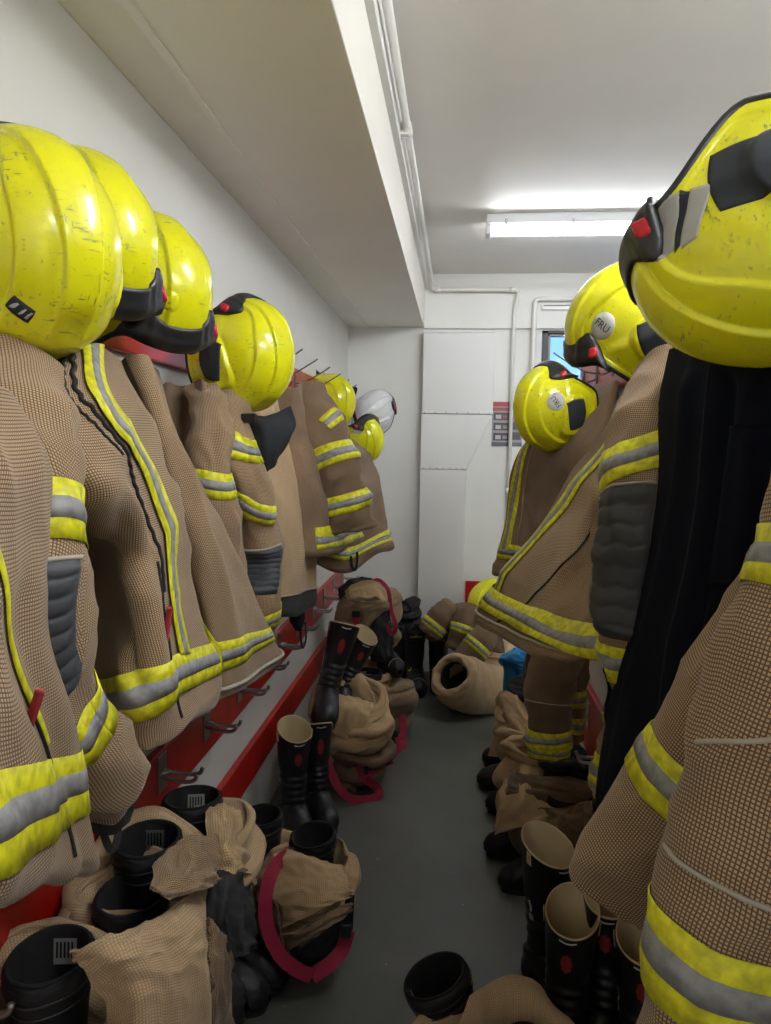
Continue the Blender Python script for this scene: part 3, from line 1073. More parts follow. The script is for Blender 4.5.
strap('chin_strap', [P(358, 428, y=4.25), P(352, 405, y=4.3), Vector((-.61, 4.336, 1.905)), Vector((-.66, 4.34, 1.87))], .02, M['nomex'], h6, up=(0, -1, 0))
helmet('white fire helmet with a black rim on the last left peg', P(373, 411, y=4.6), (.1, -.85, .55), (.6, .3, .6), L_, shell='whiteshell', pods=False, silver=False, scale=.93)
h8 = helmet('large yellow fire helmet with dark patch and twin silver stripes, nearest on the right rack', P(768, 250, y=.86), (-.18, -.42, -.90), (-.94, .28, .10), R_, scale=.90, brow=36, patch=(17, 1.2))
curtain(h8, [[P(a, b, y=c) for a, b, c in r] for r in (((629, 262, .95), (642, 280, .93), (668, 318, .92), (700, 340, .92)), ((630, 285, .97), (646, 312, .95), (668, 338, .94), (694, 352, .94)), ((640, 298, .98), (655, 322, .97), (672, 342, .96), (690, 355, .96)))])
helmet('yellow fire helmet lettered FRU hanging upright on the right rack', P(634, 326, y=1.75), (-.50, -.28, .80), (-.80, .12, -.52), R_, silver=False, stickers=[(146, 26, .029, 'FRU', -1.0)], scale=.97)
helmet('yellow fire helmet lettered FRU with its black brow upwards, farthest on the right rack', P(551, 408, y=2.5), (-.82, -.52, -.08), (.12, .05, 1), R_, silver=False, stickers=[(10, 27, .033, 'FRU', .6)], scale=.9)
# ------------------------------------------------------------------ turnout coats
def X(*pts):
    """Points given as (px, py, x): measured at a distance from the wall."""
    return [P(a, b, x=c) for a, b, c in pts]


def Y(*pts):
    return [P(a, b, y=c) for a, b, c in pts]


def coat_rows(vis, bx, end=.03):
    """Closes each visible row behind, near the wall plane x = bx."""
    rows = []
    for r in vis:
        a, b = r[0], r[-1]
        zc = (a.z + b.z) / 2
        rows.append(list(r) + [Vector((bx + (b.x - bx) * .35, b.y + (end if b.y > a.y else -end * .5), b.z)), Vector((bx, (a.y + b.y) / 2, zc)),
                               Vector((bx + (a.x - bx) * .35, a.y + (end if a.y > b.y else -end * .5), a.z))])
    return rows


def coat(label, loc, group):
    r = empty('turnout_coat', loc)
    return tag(r, label, 'coat', group)


def sleeve(parent, path, rad, mat='brown', ref=(0, 0, 1), seed=1.0, bands=(), pad=None, wrist=True, wr=None, nu=64, nv=96, n=10, name='sleeve', twist=0.0):
    rw = rings(path, rad, ref, n, twist)
    nr = len(rw)
    rw2 = hem(rw, .010, .05)
    k = (nr - 1) / (len(rw2) - 1)
    c = Cloth(rw2, True, wr or [(.010, 2.4, 6.0, seed), (.004, 7, 12, seed + 5)])
    o = c.build(name, M[mat], parent, nu, nv)
    for v, w, *sh in bands:
        dv = sh[0] if sh else 0.0
        pts = [(u, k * (v + dv * math.sin(2 * PI * (u - .25)))) for u in np.linspace(0, 1, 13)]
        b = c.band(pts, parent, w, 72)
    if pad:
        u0, u1, v0, v1 = pad
        c2 = Cloth(rw2, True, wr or [(.010, 2.4, 6.0, seed), (.004, 7, 12, seed + 5)])
        vv = np.linspace(0, 1, 70)
        _pad(c2, parent, u0, u1, k * v0, k * v1)
    if wrist:
        p0, p1 = Vector(path[-1]), Vector(path[-2])
        d = (p0 - p1).normalized()
        r0 = rad[-1] if not hasattr(rad[-1], '__len__') else min(rad[-1])
        kn = Cloth(rings([p0 - d * .06, p0 + d * .005, p0 + d * .030 + Vector((0, 0, -.012)), p0 + d * .042 + Vector((0, 0, -.034)), p0 + d * .044 + Vector((0, 0, -.046))], [r0 * .80, r0 * .78, r0 * .74, r0 * .62, r0 * .2], ref, 8), True, [(.004, 8, 3, seed)])
        kn.build('wristlet', M['knit'], parent, 32, 24)
    return c, k


def _pad(c, parent, u0, u1, v0, v1, n=8):
    """Quilted leather elbow pad: ridged rows on the cloth, with a pale piping along its upper edge."""
    nu, nv = 22, 84
    us, vs = np.linspace(u0, u1, nu), np.linspace(v0, v1, nv)
    U, V = np.meshgrid(us, vs)
    t = (V - v0) / (v1 - v0)
    e = np.minimum(np.minimum((U - u0), (u1 - U)) / (u1 - u0) * 8, 1) * np.minimum(np.minimum(t, 1 - t) * 14, 1)
    off = (.002 + .0065 * np.abs(np.sin(PI * n * (t + .012 * np.sin(9 * U * 6)))) ** .25) * np.clip(e, 0, 1) ** .6
    p = c.S(U.ravel(), V.ravel())
    _, nn = c.pn(U.ravel(), V.ravel())
    p = p + nn * (off.ravel() + .0015)[:, None]
    fs = []
    for j in range(nv - 1):
        for i in range(nu - 1):
            a = j * nu + i
            f = (a, a + 1, a + nu + 1, a + nu)
            fs.append(f if c.sgn > 0 else f[::-1])
    o = mesh('elbow_pad', p, fs, M['pad'], parent, False, np.stack([U.ravel(), V.ravel()], 1))
    pts = c.S(us, np.full(nu, v0), .003)
    tube('pad_piping', [Vector(q) for q in pts], .0028, M['piping'], parent, 6)
    return o


def seamline(c, pts, parent, mat='seam', rad=.0022, off=.001, n=60, name='seam', wob=0.0):
    pts = np.array(pts, float)
    q = _cr(np.concatenate([pts, np.zeros((len(pts), 1))], 1)[:, None, :], np.linspace(0, len(pts) - 1, n), False)[:, 0, :2]
    if wob:
        q[:, 0] += wob * np.sin(np.arange(n) * 1.35) * np.linspace(1, .4, n)
    p = c.S(q[:, 0], np.clip(q[:, 1], 0, 1), off)
    return tube(name, [Vector(v) for v in p], rad, M[mat], parent, 6)


Cloth.AMP = 1.6
LG, RG = 'coats on the left wall', 'coats on the right rack'

# --- first coat on the left, cut by the frame
c1 = coat('brown coat nearest on the left, only its hem band and edge in view', (-.6, .6, 1.75), LG)
rows = [X((-158, 385, -.47), (-98, 380, -.41), (-38, 385, -.40), (-4, 402, -.47)), X((-158, 470, -.42), (-68, 470, -.37), (4, 460, -.37), (38, 472, -.43)),
        X((-158, 560, -.41), (-78, 560, -.36), (-8, 545, -.37), (31, 545, -.43)), X((-148, 640, -.40), (-68, 640, -.35), (0, 630, -.36), (29, 622, -.42)),
        X((-138, 740, -.40), (-58, 735, -.34), (20, 722, -.36), (58, 708, -.42)), X((-128, 820, -.40), (-48, 815, -.34), (38, 795, -.36), (76, 778, -.42)),
        X((-123, 880, -.40), (-38, 880, -.34), (48, 868, -.36), (85, 856, -.42))]
b1 = Cloth(hem(coat_rows(rows, -.70), .014, .05), True, [(.012, 3, 2.5, 2.2), (.005, 9, 5, 7.7)], [(.12, .16, .1, .8, .03, .012), (.34, .36, .3, .8, .02, -.010)])
b1.build('body', M['brown'], c1, 150, 110)
k = 6 / 8
b1.band([(.02, k * .845), (.14, k * .845), (.28, k * .835), (.44, k * .83), (.56, k * .84)], c1, .074, 90)
b1.strip('reflective_band', [(.245, k * .30), (.275, k * .45), (.30, k * .60), (.315, k * .72)], .018, M['band_y'], c1, .004, 50)
seamline(b1, [(.30, k * .66), (.315, k * .80), (.32, k * .97)], c1)
q = b1.S([.285], [k * .645], .006)[0]
box('zip_tag', (-.004, -.003, -.018), (.004, .003, .018), M['roundel'], c1, .002, mtx=Matrix.Translation(Vector(q)) @ Matrix.Rotation(.35, 4, 'Y'))

# --- second coat on the left: zipped front, near sleeve hanging
c2 = coat('brown zipped turnout coat second on the left, wavy zip and curving reflective stripe', (-.66, 1.12, 1.78), LG)
rows = [X((22, 360, -.60), (62, 352, -.54), (98, 352, -.54), (124, 362, -.60)), X((8, 408, -.565), (50, 402, -.485), (98, 402, -.475), (138, 412, -.52)),
        X((30, 462, -.54), (74, 458, -.445), (118, 452, -.450), (156, 462, -.50)), X((50, 492, -.56), (96, 494, -.435), (130, 492, -.440), (165, 494, -.495)),
        X((92, 545, -.66), (112, 548, -.49), (143, 545, -.445), (175, 540, -.49)), X((98, 600, -.64), (118, 605, -.475), (154, 598, -.435), (187, 592, -.48)),
        X((102, 670, -.56), (130, 674, -.445), (166, 660, -.425), (199, 642, -.47)), X((106, 748, -.52), (143, 738, -.435), (178, 715, -.42), (209, 694, -.465))]
b2 = Cloth(hem(coat_rows(rows, -.745), .014, .05), True, [(.010, 3, 3.0, 4.4), (.004, 9, 7, 1.7)],
           [(.06, .12, .30, .62, .045, -.020), (.02, .16, .24, .42, .05, .022), (.24, .22, .35, .72, .03, .012), (.16, .17, .42, .70, .022, -.014), (.40, .40, .3, .74, .03, .010)])
b2.build('body', M['brown'], c2, 180, 160)
k = 7 / 9
b2.band([(.235, .005), (.265, k * .16), (.325, k * .31), (.335, k * .52), (.322, k * .72), (.318, k * .855)], c2, .056, 110, .006)
b2.band([(-.06, k * .91), (.06, k * .905), (.16, k * .895), (.26, k * .89), (.36, k * .89), (.46, k * .90)], c2, .068, 110, .005)
seamline(b2, [(.175, .01), (.215, k * .16), (.278, k * .32), (.297, k * .50), (.287, k * .70)], c2, rad=.0035, wob=.004, n=90, name='zip', off=.001)
seamline(b2, [(.150, .01), (.19, k * .16), (.245, k * .31)], c2, rad=.0022, wob=.003, n=70, name='zip', off=.001)
seamline(b2, [(.275, k * .62), (.262, k * .82), (.262, k * .99)], c2, rad=.0025)
q = b2.S([.262], [k * .775], .004)[0]
box('zip_tag', (-.004, -.004, -.026), (.004, .004, .026), M['roundel'], c2, .002, mtx=Matrix.Translation(Vector(q)) @ Matrix.Rotation(.15, 4, 'Y'))
s2, kk = sleeve(c2, [P(-6, 395, x=-.57), P(2, 460, x=-.50), P(12, 535, x=-.47), P(20, 630, x=-.455), P(52, 715, x=-.455), P(98, 780, x=-.46)],
                [(.075, .07), (.072, .07), (.066, .066), (.060, .062), (.056, .058), (.050, .046)], 'brown', (0, -1, .2), 3.3,
                bands=[(.385, .062), (.80, .060)], pad=(.02, .36, .47, .70))
strap('wrist_loop', [P(100, 808, x=-.46), P(104, 835, x=-.46), P(112, 850, x=-.46), P(118, 834, x=-.46), P(116, 806, x=-.46)], .010, M['knit'], c2, up=(1, -1, 0))
seamline(b2, [(.02, .02), (.06, k * .16), (.07, k * .28)], c2, 'piping', .002, .002)

# --- third coat on the left
c3 = coat('brown coat third on the left, its plain back hanging between two reflective hems', (-.66, 1.68, 1.78), LG)
rows = [X((120, 365, -.66), (132, 358, -.60), (145, 360, -.58), (154, 372, -.63)), X((138, 430, -.60), (155, 425, -.535), (169, 428, -.525), (178, 442, -.57)),
        X((158, 500, -.57), (177, 497, -.51), (193, 497, -.50), (203, 508, -.545)), X((176, 570, -.55), (199, 565, -.49), (216, 560, -.48), (229, 564, -.525)),
        X((188, 632, -.53), (212, 626, -.475), (235, 617, -.47), (253, 612, -.515)), X((190, 700, -.52), (225, 690, -.465), (252, 674, -.465), (273, 655, -.515))]
b3 = Cloth(hem(coat_rows(rows, -.745), .014, .05), True, [(.009, 3, 2, 9.4), (.0035, 9, 5, 6.7)], [(.05, .10, .3, .75, .03, -.02), (.25, .22, .2, .7, .03, .01), (.36, .40, .3, .74, .03, .008)])
b3.build('body', M['brown'], c3, 140, 120)
k = 5 / 7
b3.band([(.0, k * .86), (.10, k * .88), (.2, k * .885), (.3, k * .885), (.42, k * .885), (.56, k * .89)], c3, .070, 90, .004)
b3.strip('reflective_band', [(.085, k * .74), (.09, k * .80), (.10, k * .90)], .022, M['band_y'], c3, .010, 30)
q = [Vector(v) for v in b3.S(np.linspace(0, .46, 70), np.full(70, k * .985), .004)]
tube('hem_cord', q, .005, M['piping'], c3, 6)

# --- fourth coat: two sleeves in front
c4 = coat('brown coat under the curtained helmet, both banded sleeves hanging forward', (-.70, 2.06, 1.80), LG)
rows = [X((186, 385, -.70), (196, 378, -.64), (208, 380, -.62), (222, 392, -.66)), X((188, 440, -.67), (204, 436, -.60), (222, 440, -.585), (238, 448, -.62)),
        X((192, 520, -.65), (212, 516, -.58), (236, 520, -.565), (252, 528, -.60)), X((208, 600, -.63), (228, 598, -.57), (250, 596, -.555), (266, 600, -.59)), X((222, 660, -.62), (238, 655, -.57), (258, 645, -.56), (272, 640, -.59))]
b4 = Cloth(hem(coat_rows(rows, -.755), .012, .05), True, [(.012, 3, 3, 5.1), (.005, 9, 6, 2.2)])
b4.build('body', M['brown_dark'], c4, 90, 80)
s4, kk = sleeve(c4, [P(206, 395, x=-.64), P(210, 440, x=-.585), P(214, 490, x=-.565), P(223, 550, x=-.56), P(230, 610, x=-.56)], [.040, .042, .040, .040, .038], 'brown', (0, -1, .2), 8.1,
                bands=[(.47, .06, -.02)], pad=(.30, .62, .58, .85))
s5, kk = sleeve(c4, [P(224, 392, x=-.62), P(233, 445, x=-.555), P(251, 500, x=-.525), P(263, 555, x=-.51), P(258, 600, x=-.51), P(264, 640, x=-.515)],
                [.044, .046, .046, .044, .042, .038], 'brown', (0, -1, .2), 2.6, bands=[(.21, .06, -.035), (.86, .055)], pad=(.06, .40, .55, .76))
s5.band([(.02, kk * .46), (.12, kk * .44), (.22, kk * .41), (.32, kk * .36), (.42, kk * .33)], c4, .05, 50)

# --- fifth: the coat turned with its tan lining outwards
c5 = coat('coat turned inside out, pale tan lining and dark grey hem, below the black neck curtain', (-.72, 2.42, 1.80), LG)
rows = [X((245, 398, -.72), (262, 392, -.66), (275, 395, -.65), (284, 405, -.69)), X((236, 450, -.67), (262, 445, -.60), (282, 447, -.59), (296, 455, -.63)),
        X((238, 515, -.64), (270, 512, -.565), (293, 510, -.56), (309, 515, -.60)), X((250, 565, -.63), (275, 566, -.555), (298, 562, -.55), (314, 560, -.59)), X((258, 612, -.62), (278, 614, -.55), (298, 610, -.55), (315, 600, -.59))]
b5 = Cloth(hem(coat_rows(rows, -.755), .012, .05), True, [(.010, 3, 3, 1.4), (.005, 8, 6, 3.9)], [(.36, .38, .25, .7, .025, .02), (.42, .41, .3, .7, .02, -.016)])
k = 4 / 6
b5.build('body', M['tan'], c5, 110, 90, v1=k * .89)
b5.build('hem_panel', M['hem_grey'], c5, 90, 40, v0=k * .89)
q = [Vector(v) for v in b5.S(np.linspace(0, .5, 60), np.full(60, k * .89), .003)]
tube('hem_piping', q, .003, M['piping'], c5, 6)
kn = Cloth(rings([P(296, 605, x=-.60), P(297, 618, x=-.60), P(299, 628, x=-.60)], [.028, .026, .012], (0, -1, .2), 8), True, [(.004, 8, 3, 1)])
kn.build('wristlet', M['knit'], c5, 24, 16)
strap('wrist_loop', [P(300, 622, x=-.60), P(301, 640, x=-.60), P(303, 648, x=-.60), P(306, 638, x=-.60), P(305, 622, x=-.60)], .008, M['knit'], c5, up=(1, -1, 0))

# --- sixth: darker coat near the far end, wide sleeve across the front
c6 = coat('dark brown coat near the end of the left wall, wide sleeve with two reflective bands', (-.70, 3.0, 1.80), LG)
rows = [Y((292, 388, 2.62), (302, 380, 2.80), (312, 384, 2.98), (318, 395, 3.1)), Y((294, 440, 2.60), (312, 436, 2.75), (330, 440, 2.95), (338, 450, 3.15)), Y((306, 490, 2.60), (324, 488, 2.74), (340, 488, 2.95), (348, 492, 3.2)),
        Y((312, 530, 2.60), (328, 530, 2.74), (344, 525, 2.95), (354, 522, 3.2)), Y((314, 549, 2.6), (332, 546, 2.74), (348, 540, 2.95), (358, 536, 3.2))]
b6 = Cloth(hem(coat_rows(rows, -.755), .012, .06), True, [(.014, 3, 3, 6.6), (.006, 9, 6, 2.9)])
k = 4 / 6
b6.build('body', M['brown_dark'], c6, 90, 80)
b6.band([(.0, k * .86), (.1, k * .86), (.22, k * .87), (.35, k * .86), (.5, k * .86)], c6, .075, 60)
s6, kk = sleeve(c6, [P(306, 395, y=2.85), P(318, 425, y=2.78), P(332, 462, y=2.74), P(341, 490, y=2.74), P(350, 525, y=2.75)], [(.075, .06), (.09, .075), (.092, .07), (.09, .06), (.094, .05)], 'brown_dark', (0, -1, .2), 4.7,
                bands=[(.48, .075), (.83, .07)], wrist=False)
s6.band([(.06, kk * .26), (.13, kk * .29), (.2, kk * .32)], c6, .055, 30)
# --- seventh: last coat
c7 = coat('brown coat last on the left wall, mostly behind the wide sleeved coat', (-.68, 3.6, 1.76), LG)
rows = [Y((335, 450, 3.5), (346, 440, 3.6), (358, 445, 3.75), (366, 458, 3.9)), Y((342, 490, 3.45), (352, 485, 3.5), (368, 485, 3.7), (377, 490, 3.9)), Y((345, 530, 3.42), (355, 530, 3.5), (372, 526, 3.65), (384, 520, 3.85)),
        Y((318, 562, 3.38), (345, 566, 3.42), (375, 552, 3.55), (388, 542, 3.8))]
b7 = Cloth(hem(coat_rows(rows, -.755), .012, .06), True, [(.014, 3, 3, 3.6), (.006, 9, 6, 8.9)])
k = 3 / 5
b7.build('body', M['brown_dark'], c7, 80, 70)
b7.band([(.0, k * .86), (.14, k * .86), (.3, k * .85), (.5, k * .85)], c7, .07, 60)
strap('hanger_loop', [P(351, 556, y=3.4), P(352, 566, y=3.4), P(355, 570, y=3.4), P(357, 562, y=3.4), P(357, 552, y=3.4)], .012, M['knit'], c7, up=(0, -1, 0))

# ------------------------------------------------------------------ right hand side
XB = .515
r1 = coat('brown coat close by on the right, two sleeves hanging down with broad bands', (.46, .72, 1.78), RG)
rows = [[Vector((.40, .76, 1.68)), Vector((.36, .70, 1.70)), Vector((.36, .58, 1.70)), Vector((.40, .48, 1.68))], [Vector((.41, .80, 1.45)), Vector((.37, .72, 1.45)), Vector((.37, .56, 1.45)), Vector((.41, .46, 1.42))],
        [Vector((.42, .82, 1.2)), Vector((.38, .74, 1.2)), Vector((.38, .54, 1.2)), Vector((.42, .45, 1.2))], [Vector((.42, .84, .98)), Vector((.39, .75, .98)), Vector((.39, .53, .98)), Vector((.42, .44, .98))]]
rb = Cloth(hem(coat_rows(rows, XB - .01), .014, .05), True, [(.012, 3, 3, 2.1), (.005, 9, 6, 4.4)])
rb.build('body', M['brown'], r1, 100, 80)
sA, kk = sleeve(r1, [P(868, 420, y=.78), P(818, 550, y=.82), P(760, 670, y=.86), P(688, 780, y=.89), P(618, 882, y=.91)], [(.062, .07), (.066, .07), (.064, .068), (.058, .062), (.052, .05)], 'brown', (0, -1, .2), 5.9,
                bands=[(.745, .060)], wrist=False, wr=[(.007, 2.4, 4, 5.9), (.003, 7, 12, 1.2)], nu=110, nv=140)
sB, kk = sleeve(r1, [P(890, 470, y=.66), P(858, 580, y=.645), P(812, 700, y=.635), P(772, 830, y=.63), P(742, 950, y=.63), P(716, 1085, y=.63)], [(.075, .07), (.080, .07), (.082, .07), (.078, .068), (.072, .062), (.066, .056)], 'brown', (0, -1, .2), 6.8,
                bands=[(.21, .05), (.80, .072)], wrist=False, wr=[(.008, 2.4, 4, 6.8), (.003, 7, 12, 3.2)], nu=130, nv=170)
seamline(sB, [(.02, kk * .645), (.12, kk * .645), (.25, kk * .65), (.4, kk * .66), (.5, kk * .665)], r1, 'piping', .0022, .001, name='sleeve_piping')
seamline(sB, [(.17, kk * .28), (.24, kk * .37), (.34, kk * .45), (.46, kk * .50)], r1, 'piping', .0022, .001, name='sleeve_piping')

# navy trousers
nv_ = tag(empty('navy_overalls', (.45, 1.08, 1.78)), 'dark navy overalls hanging between the two brown coats on the right', 'overalls')
rows = [Y((676, 350, 1.3), (700, 345, 1.12), (735, 350, 1.0), (790, 360, .95)), Y((672, 395, 1.3), (692, 395, 1.12), (735, 395, 1.0), (800, 395, .94)), Y((663, 480, 1.3), (688, 480, 1.1), (730, 480, 1.0), (800, 480, .94)),
        Y((645, 590, 1.3), (672, 590, 1.1), (715, 590, 1.0), (790, 590, .95)), Y((622, 700, 1.3), (650, 700, 1.1), (700, 700, 1.0), (780, 700, .96)), Y((606, 800, 1.3), (630, 808, 1.1), (690, 815, 1.02), (770, 825, .97))]
nb = Cloth(hem(coat_rows(rows, XB), .01, .05), True, [(.008, 3, 1.2, 8.8), (.004, 8, 3, 1.9)], [(.16, .10, .1, .75, .025, .016), (.26, .24, .1, .78, .02, -.016), (.34, .36, .2, .78, .03, .012)])
nb.build('legs', M['navy'], nv_, 120, 110)
seamline(nb, [(.22, .03), (.20, .3), (.19, .7)], nv_, 'nomex', .0015)
pk = nb.build('pocket', M['navy'], nv_, 24, 24, .27, .40, .20, .42, .006, .004)

# second coat on the right
r2 = coat('brown coat second on the right, flared open front and padded elbow', (.46, 1.62, 1.78), RG)
rows = [Y((630, 386, 1.85), (643, 368, 1.72), (660, 352, 1.62), (678, 352, 1.52)), Y((610, 415, 1.85), (635, 415, 1.68), (656, 420, 1.56), (676, 430, 1.47)), Y((577, 460, 1.87), (604, 468, 1.68), (626, 484, 1.60), (662, 495, 1.44)),
        Y((549, 507, 1.89), (577, 520, 1.69), (600, 536, 1.66), (642, 560, 1.42)), Y((517, 557, 1.93), (551, 575, 1.69), (584, 590, 1.60), (618, 612, 1.40)), Y((498, 589, 1.95), (531, 614, 1.69), (570, 634, 1.49), (612, 638, 1.38)),
        Y((483, 612, 1.97), (514, 635, 1.69), (555, 653, 1.47), (610, 660, 1.36))]
b8 = Cloth(hem(coat_rows(rows, XB - .01), .014, .05), True, [(.009, 3, 3, 7.3), (.004, 9, 7, 2.7)],
           [(.38, .36, .25, .5, .03, .022), (.30, .36, .18, .34, .02, .02), (.24, .28, .10, .40, .03, .016), (.30, .33, .1, .35, .02, -.012), (.20, .18, .35, .7, .03, .010)])
b8.build('body', M['brown'], r2, 170, 140)
k = 6 / 8
b8.band([(.155, .005), (.125, k * .20), (.085, k * .38), (.060, k * .56), (.045, k * .74), (.045, k * .86)], r2, .058, 110, .005)
b8.band([(-.03, k * .875), (.08, k * .875), (.18, k * .88), (.28, k * .885), (.38, k * .895), (.46, k * .90)], r2, .066, 140, .011)
seamline(b8, [(.22, k * .50), (.165, k * .70), (.12, k * .86), (.10, k * .99)], r2, rad=.0025)
seamline(b8, [(.20, .02), (.19, k * .16), (.17, k * .30)], r2, rad=.004, wob=.003, n=70, name='zip')
q = [Vector(v) for v in b8.S(np.linspace(0, .5, 60), np.full(60, k * .985), .003)]
tube('hem_cord', q, .004, M['piping'], r2, 6)
s8, kk = sleeve(r2, [P(674, 372, y=1.46), P(660, 425, y=1.38), P(649, 480, y=1.32), P(641, 545, y=1.29), P(640, 615, y=1.28), P(641, 662, y=1.28), P(645, 705, y=1.28)],
                [(.066, .066), (.072, .07), (.066, .066), (.060, .062), (.056, .06), (.052, .055), (.046, .046)], 'brown', (0, -1, .2), 7.5, bands=[(.30, .065, .03), (.81, .058)], pad=(.26, .56, .38, .72), nu=90, nv=130)
# third coat on the right
r3 = coat('brown coat behind the flared one on the right, striped front against the end wall', (.46, 2.55, 1.76), RG)
rows = [Y((560, 428, 2.75), (576, 408, 2.72), (594, 390, 2.68), (612, 384, 2.5)), Y((524, 448, 2.75), (538, 440, 2.66), (556, 440, 2.55), (580, 450, 2.4)), Y((512, 500, 2.76), (527, 498, 2.66), (546, 502, 2.52), (572, 508, 2.4)), Y((506, 542, 2.77), (521, 544, 2.66), (540, 552, 2.5), (566, 556, 2.4)), Y((498, 568, 2.78), (514, 574, 2.66), (534, 584, 2.5), (560, 592, 2.4))]
b9 = Cloth(hem(coat_rows(rows, XB - .01), .012, .05), True, [(.010, 3, 3, 1.1), (.005, 9, 7, 3.7)])
k = 4 / 6
b9.build('body', M['brown_dark'], r3, 80, 70)
b9.band([(.10, .01), (.085, k * .35), (.075, k * .7), (.07, k * .8)], r3, .05, 40)
b9.band([(-.05, k * .82), (.07, k * .82), (.2, k * .82), (.4, k * .83)], r3, .06, 50)
seamline(b9, [(.16, .01), (.14, k * .5), (.13, k * .98)], r3, 'piping', .002)

Cloth.AMP = 1.2
# trousers hanging from the low hooks on the right
def hung_trousers(label, legs, group='trousers on the low right hooks'):
    r = empty('hanging_trousers', legs[0][0][0]); tag(r, label, 'trousers', group)
    for path, rad, bands, m2, seed in legs:
        rw = rings(path, rad, (0, -1, .2), 10)
        nr = len(rw); rw = hem(rw, .008, .04)
        c = Cloth(rw, True, [(.010, 2.4, 6, seed), (.004, 7, 12, seed)])
        c.build('trouser_leg', M[m2], r, 56, 70)
        k = (nr - 1) / (len(rw) - 1)
        for v, w in bands:
            c.band([(u, k * v) for u in np.linspace(0, 1, 13)], r, w, 60)
        if m2 == 'brown_dark' and len(path) > 3:
            seamline(c, [(u, k * .52 - .01 * math.sin(6.28 * u)) for u in np.linspace(.05, .45, 6)], r, 'piping', .002, name='knee_piping')
    return r
hung_trousers('brown turnout trousers hanging from a low hook by the red board on the right',
              [([P(566, 628, y=2.36), P(556, 660, y=2.32), P(548, 698, y=2.3), P(548, 730, y=2.3), P(549, 750, y=2.3)], [(.075, .06), (.074, .065), (.068, .06), (.062, .055), (.06, .05)], [(.80, .05), (.95, .04)], 'brown_dark', 2.3),
               ([P(578, 640, y=2.56), P(573, 690, y=2.55), P(570, 735, y=2.55)], [(.04, .05), (.038, .05), (.036, .045)], [(.55, .06), (.82, .06)], 'brown_dark', 5.3),
               ([P(540, 640, y=2.45), P(536, 665, y=2.45), P(534, 700, y=2.45)], [(.04, .05), (.035, .05), (.02, .03)], [], 'pad', 1.2)])
hung_trousers('navy and brown trousers hanging low behind the padded sleeve on the right',
              [([P(646, 640, y=1.58), P(638, 690, y=1.55), P(626, 740, y=1.52), P(614, 795, y=1.50)], [(.046, .06), (.044, .06), (.042, .055), (.040, .05)], [(.50, .06), (.86, .06)], 'brown', 4.3),
               ([P(636, 650, y=1.5), P(628, 690, y=1.48), P(638, 735, y=1.44), P(646, 770, y=1.42)], [(.045, .045), (.04, .045), (.045, .045), (.04, .04)], [], 'navy', 6.1)])
# ------------------------------------------------------------------ boots: local axes, heel at the back (-y), toe at +y, sole on z = 0
def boot_geo(kind):
    slant = -.34 if kind == 'rubber_high' else .30
    if kind.startswith('rubber'):
        R_ = [(.0, .370, .064, .078, 0), (-.001, .362, .064, .078, 0), (-.002, .33, .061, .074, 0), (-.002, .28, .057, .069, 0), (0, .235, .053, .064, 0)]
        for i in range(9):
            z = .215 - i * .0145
            R_.append((.002 + i * .0018, z, .0495 - .0006 * i + (.0025 if i % 2 else 0), .060 + .0004 * i + (.004 if i % 2 else 0), .04 * i))
        R_ += [(.006, .090, .046, .082, .36), (.022, .078, .047, .096, .62), (.055, .068, .048, .072, .95), (.095, .058, .049, .056, 1.30), (.14, .049, .051, .049, 1.50), (.185, .044, .047, .043, 1.57), (.215, .038, .036, .034, 1.57), (.232, .033, .014, .016, 1.57)]
    else:
        R_ = [(-.004, .330, .066, .078, 0), (-.004, .318, .069, .081, 0), (-.003, .295, .066, .077, 0), (-.001, .26, .060, .070, 0), (0, .21, .055, .064, 0), (.001, .17, .052, .062, .02), (.004, .135, .050, .062, .10), (.008, .106, .049, .076, .30),
              (.022, .086, .048, .098, .62), (.055, .073, .049, .074, .95), (.095, .064, .051, .060, 1.30), (.14, .057, .054, .055, 1.50), (.182, .052, .053, .050, 1.57), (.215, .046, .045, .042, 1.57), (.240, .039, .026, .028, 1.57), (.250, .035, .010, .012, 1.57)]
    rows = []
    for y, z, a, b, t in R_:
        rw = []
        for k in range(14):
            an = 2 * PI * k / 14
            ca, sa = math.cos(an), math.sin(an)
            q = Vector((a * ca, y + b * sa * math.cos(t), z + b * sa * math.sin(t)))
            if kind.startswith('rubber') and z > .24: q.z -= slant * (q.y - y) * (z - .24) / .13
            q.z = max(q.z, .012)
            rw.append(q)
        rows.append(rw)
    return rows


